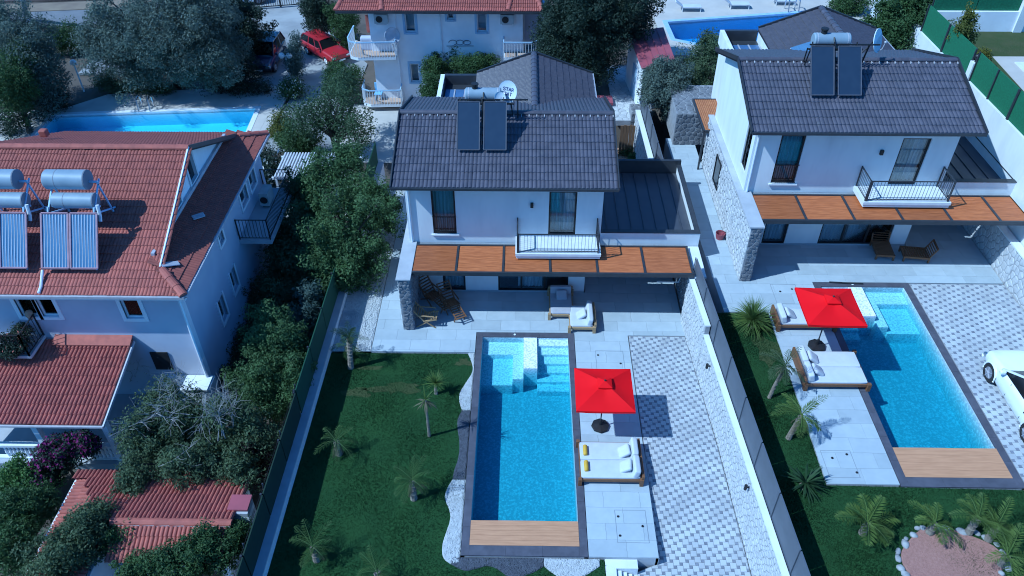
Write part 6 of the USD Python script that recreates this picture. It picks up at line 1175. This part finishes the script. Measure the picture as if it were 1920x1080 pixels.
ptree('leafy_tree', 'darker green tree at the bottom left in front of the kiosk roof', 'tree', LG, [(150, 1010, 1.0, .85, .8, .8), (105, 1050, 1.0, .9, .8, .8), (180, 970, .9, .6, .5, .5)], 'dusty', 17000, .11, trunk=.12, seed=37, clump=.32)
ptree('leafy_tree', 'soft green tree at the bottom left corner', 'tree', LG, [(30, 960, .6, 1.0, .8, .8), (80, 945, .3, .6, .6, .6), (20, 1030, .4, .9, .8, .8)], 'green', 15000, .11, trunk=.12, seed=38, clump=.34)
ptree('bougainvillea', 'bougainvillea with magenta flowers in front of the white balustrade', 'shrub', LG, [(110, 850, .2, .9, .5, .6), (160, 830, .4, .5, .4, .5), (85, 885, -.3, .7, .5, .6)], 'dark', 8000, .12, trunk=.06, seed=39, clump=.3, extra=blossoms('magenta', 2000, .10, .45))
ptree('leafy_bush', 'bright green bush below the bougainvillea at the left edge', 'bush', LG, [(35, 895, -.2, .9, .6, .7), (75, 905, -.5, .5, .4, .5)], 'bright', 6500, .12, trunk=.05, seed=40, clump=.3)
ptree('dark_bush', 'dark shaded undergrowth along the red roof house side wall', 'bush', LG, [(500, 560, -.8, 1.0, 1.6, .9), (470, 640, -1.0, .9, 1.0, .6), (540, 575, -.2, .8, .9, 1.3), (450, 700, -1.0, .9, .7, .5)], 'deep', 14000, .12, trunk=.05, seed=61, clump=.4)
ptree('balcony_flowers', 'dark planted flower boxes on the black balcony at the left edge', 'plants', 2.13, [(15, 640, 2.6, .9, .35, .4), (35, 625, 2.55, .35, .5, .35), (10, 660, 2.3, .8, .25, .3)], 'dark', 4500, .10, trunk=.03, seed=62, clump=.22, extra=blossoms('clay_tile_2', 130, .10))
# right rear
ptree('oak_tree', 'big dark evergreen tree at the top between the villas', 'tree', .8, [(1100, 42, 5.2, 3.0, 2.8, 2.7), (1050, 70, 4.2, 1.8, 1.8, 2.0), (1172, 18, 5.6, 1.8, 1.9, 1.8), (1105, 112, 3.3, 1.4, 1.5, 1.5), (1090, 10, 6.2, 2.6, 2.4, 2.0)], 'dark', 60000, .155, base=(4.2, 45.5), trunk=.3, seed=41, clump=.62)
ptree('olive_tree', 'round grey green olive tree beside the shed with red roof', 'tree', 1.6, [(1250, 140, 4.0, 1.15, 1.1, 1.0), (1236, 172, 3.4, 1.1, 1.0, 1.0), (1268, 188, 3.0, .75, .8, .8), (1225, 150, 3.5, .6, .6, .6)], 'olive', 17000, .13, trunk=.14, seed=42, clump=.4)
ptree('olive_tree', 'dusty olive tree behind the slatted canopy', 'tree', 1.6, [(1320, 120, 3.9, 1.2, 1.2, 1.5), (1315, 160, 3.1, 1.0, 1.0, 1.0), (1335, 85, 4.5, .7, .7, .9)], 'dusty', 12000, .13, trunk=.12, seed=43, clump=.4)
ptree('leafy_tree', 'dense green tree between the farther villa roof and the green fence', 'tree', 2.4, [(1705, 40, 6.4, 1.9, 1.8, 1.8), (1690, 85, 5.4, 1.6, 1.4, 1.5), (1725, 10, 7.0, 1.5, 1.5, 1.5), (1670, 30, 6.3, 1.2, 1.2, 1.2)], 'green', 30000, .15, trunk=.2, seed=44, clump=.45)
ptree('leafy_bush', 'dark green bush at the top edge behind the farther villa', 'bush', 2.5, [(1600, -2, 3.4, 1.3, 1.1, 1.0), (1580, 5, 3.0, .8, .8, .7)], 'green', 6000, .14, trunk=.06, seed=45)
ptree('cypress', 'yellow tipped dwarf cypress behind the bright green fence', 'shrub', 6.5, [(1805, 70, 7.4, .55, .5, .9), (1812, 45, 8.2, .4, .4, .8)], 'yellow', 4500, .11, trunk=.06, seed=46, clump=.22)
ptree('yellow_bush', 'small yellow bush behind the bright green fence', 'bush', 6.5, [(1842, 108, 6.95, .4, .4, .4)], 'yellow', 1500, .10, trunk=.04, seed=47, clump=.2)
for k, (u, v, rx, rz, lb) in enumerate(((815, 130, .75, 1.1, 'rounded green shrub against the white house beside the flat roof'), (848, 122, .8, 1.3, 'second green shrub against the white house, right of the rounded one'), (806, 170, .6, 1.0, 'dark green shrub squeezed beside the flat roof terrace edge'), (905, 118, 1.1, .7, 'spreading green shrub under the white house behind the slate ridge'), (880, 125, .8, .6, 'low green shrub at the white house wall left of the slate ridge'))):
    ptree('leafy_bush', lb, 'bush', LG, [(u, v, 1.2 if k < 3 else 1.6, rx, .8, rz)], 'green', 4500, .12, trunk=.06, seed=50+k, clump=.35)
ptree('leafy_bush', 'small sprawling plants in the reddish yard beside the board gate', 'bush', -.28, [(1175, 285, -.1, .5, .4, .35), (1190, 295, -.1, .4, .3, .3)], 'green', 1500, .10, trunk=.03, seed=57, clump=.2)

# palms and spiky plants in the lawns
G1, G2 = -.09, 1.80
def gp(u, v, z): return tuple(at(u, v, z))
palm('fan_palm', 'small dark fan palm at the lawn corner beside the gravel strip', 'palm', gp(658, 690, G1), 1.55, 15, .62, 'cycad', 1, (.12, .1), nl=18, leaf_l=.22, els=(.1, 1.2), droop=.6)
palm('palm_tree', 'scraggy palm on the lawn near the low wall under the fan palm', 'palm', gp(656, 672, G1), .7, 9, .9, 'dimpalm', 2, nl=20, leaf_l=.25, droop=1.1)
spiky('yucca', 'tall stemmed spiky plant on the lawn with a straw coloured dead skirt', 'plant', gp(805, 818, G1), 1.95, 14, .62, .018, 'palm', 3, els=(.2, 1.5), droop=.35, trunk=.045, skirt=34)
spiky('yucca', 'round spiky yucca on the lawn beside the white pebbles', 'plant', gp(818, 738, G1), .55, 90, .55, .014, 'palm', 4, els=(-.3, 1.4), droop=.3, trunk=.06)
palm('palm_tree', 'young palm with drooping fronds by the low wall, middle of the lawn', 'palm', gp(636, 852, G1), .75, 12, .75, 'dimpalm', 5, nl=19, leaf_l=.22, els=(.0, 1.0), droop=1.2, dead=3)
palm('palm_tree', 'young palm with bent trunk beside the pebble border', 'palm', gp(776, 935, G1), .95, 13, .85, 'dimpalm', 6, (.02, .06), nl=20, leaf_l=.25, els=(.0, 1.2), droop=1.25, dead=4)
palm('palm_tree', 'young bushy palm at the lower left of the lawn', 'palm', gp(594, 1050, G1), .75, 14, .8, 'dimpalm', 7, nl=20, leaf_l=.25, els=(.0, 1.1), droop=1.2, dead=2)
palm('palm_tree', 'palm tip at the bottom edge of the nearer lawn', 'palm', gp(712, 1095, G1), .7, 11, .75, 'dimpalm', 8, nl=19, leaf_l=.24, droop=1.1)
spiky('ornamental_grass', 'big grassy clump at the corner of the farther lawn by the stone wall', 'plant', gp(1408, 612, G2), .3, 420, .95, .012, 'palm', 9, els=(-.2, 1.5), droop=.7, trunk=.12)
palm('palm_tree', 'thin brownish palm on the farther lawn beside the daybed', 'palm', gp(1442, 746, G2), 1.35, 13, .8, 'dusty', 10, (.30, .2), nl=22, leaf_l=.22, els=(-.3, 1.2), droop=1.1, dead=5, trunk=.05)
palm('palm_tree', 'leaning palm at the paving edge below the daybeds', 'palm', gp(1478, 822, G2), 1.05, 14, .9, 'palm', 11, (.22, .1), nl=24, leaf_l=.26, els=(-.2, 1.2), droop=1.2, dead=4, trunk=.07)
spiky('cycad', 'low dark cycad rosette beside the shaded grey fence', 'plant', gp(1507, 912, G2), .18, 70, .72, .03, 'cycad', 12, els=(-.1, 1.1), droop=.35, trunk=.12)
palm('feather_palm', 'lush feather palm with wide fronds in the middle of the farther lawn', 'palm', gp(1617, 1000, G2), .55, 12, 1.15, 'palm', 13, nl=34, leaf_l=.36, els=(.1, 1.35), droop=1.0)
rb = at(1785, 1050, G2); a = np.linspace(0, 2*np.pi, 40)[:-1]
rp = Polygon([(rb[0]+1.42*math.cos(t_)+.1*math.sin(3*t_), rb[1]+1.0*math.sin(t_)+.06*math.cos(4*t_)) for t_ in a])
gravel('rock_bed', 'pink gravel bed ringed with white stones in the farther lawn', rp, G2+.03, 9000, .035, 'pink_gravel', 8)
ORD = 'rightmost itself|second|third|fourth|fifth|sixth|seventh|eighth|ninth|tenth|eleventh|twelfth|thirteenth|fourteenth|fifteenth|sixteenth|seventeenth|eighteenth|nineteenth|twentieth|twenty-first|twenty-second|twenty-third|twenty-fourth|twenty-fifth|twenty-sixth|twenty-seventh|twenty-eighth'.split('|')
r = np.random.default_rng(9)
for k, t_ in enumerate(np.linspace(0, 2*np.pi, 29)[:-1]+.0):
    p = np.array([rb[0]+1.48*math.cos(t_)+.1*math.sin(3*t_), rb[1]+1.05*math.sin(t_), G2+.05]); p = p+[r.uniform(-.09, .09), r.uniform(-.07, .07), -.03]; s = r.uniform(.06, .14); m = trimesh.creation.icosphere(1, 1.0); v = m.vertices*r.uniform(.80, 1.12, (len(m.vertices), 1))*np.array([s*r.uniform(.9, 1.5), s*r.uniform(.8, 1.2), s*.65])
    v = v @ rotz(t_+1.57+r.uniform(-.3, .3)).T+p; part('/World', 'border_stone', (v, m.faces), 'boulder', 50, label=f'white border stone, {k+1 if 0 else ORD[k]} counter-clockwise from the rightmost, round the pink gravel bed', category='stone', group='stones round the pink gravel bed')
for k, (u, v, h, L_, n_, lb) in enumerate(((1742, 1000, .5, .85, 11, 'palm at the upper left rim of the pink gravel bed'), (1815, 1000, .75, .9, 11, 'palm at the upper rim of the pink gravel bed'), (1852, 1012, .6, .85, 10, 'palm between the two others on the right rim of the pink gravel bed'), (1876, 1060, .5, .95, 12, 'lush palm at the right rim of the pink gravel bed'))):
    palm('feather_palm', lb, 'palm', gp(u, v, G2), h, n_, L_, 'palm', 60+k, nl=28, leaf_l=.28, els=(.1, 1.3), droop=1.1)
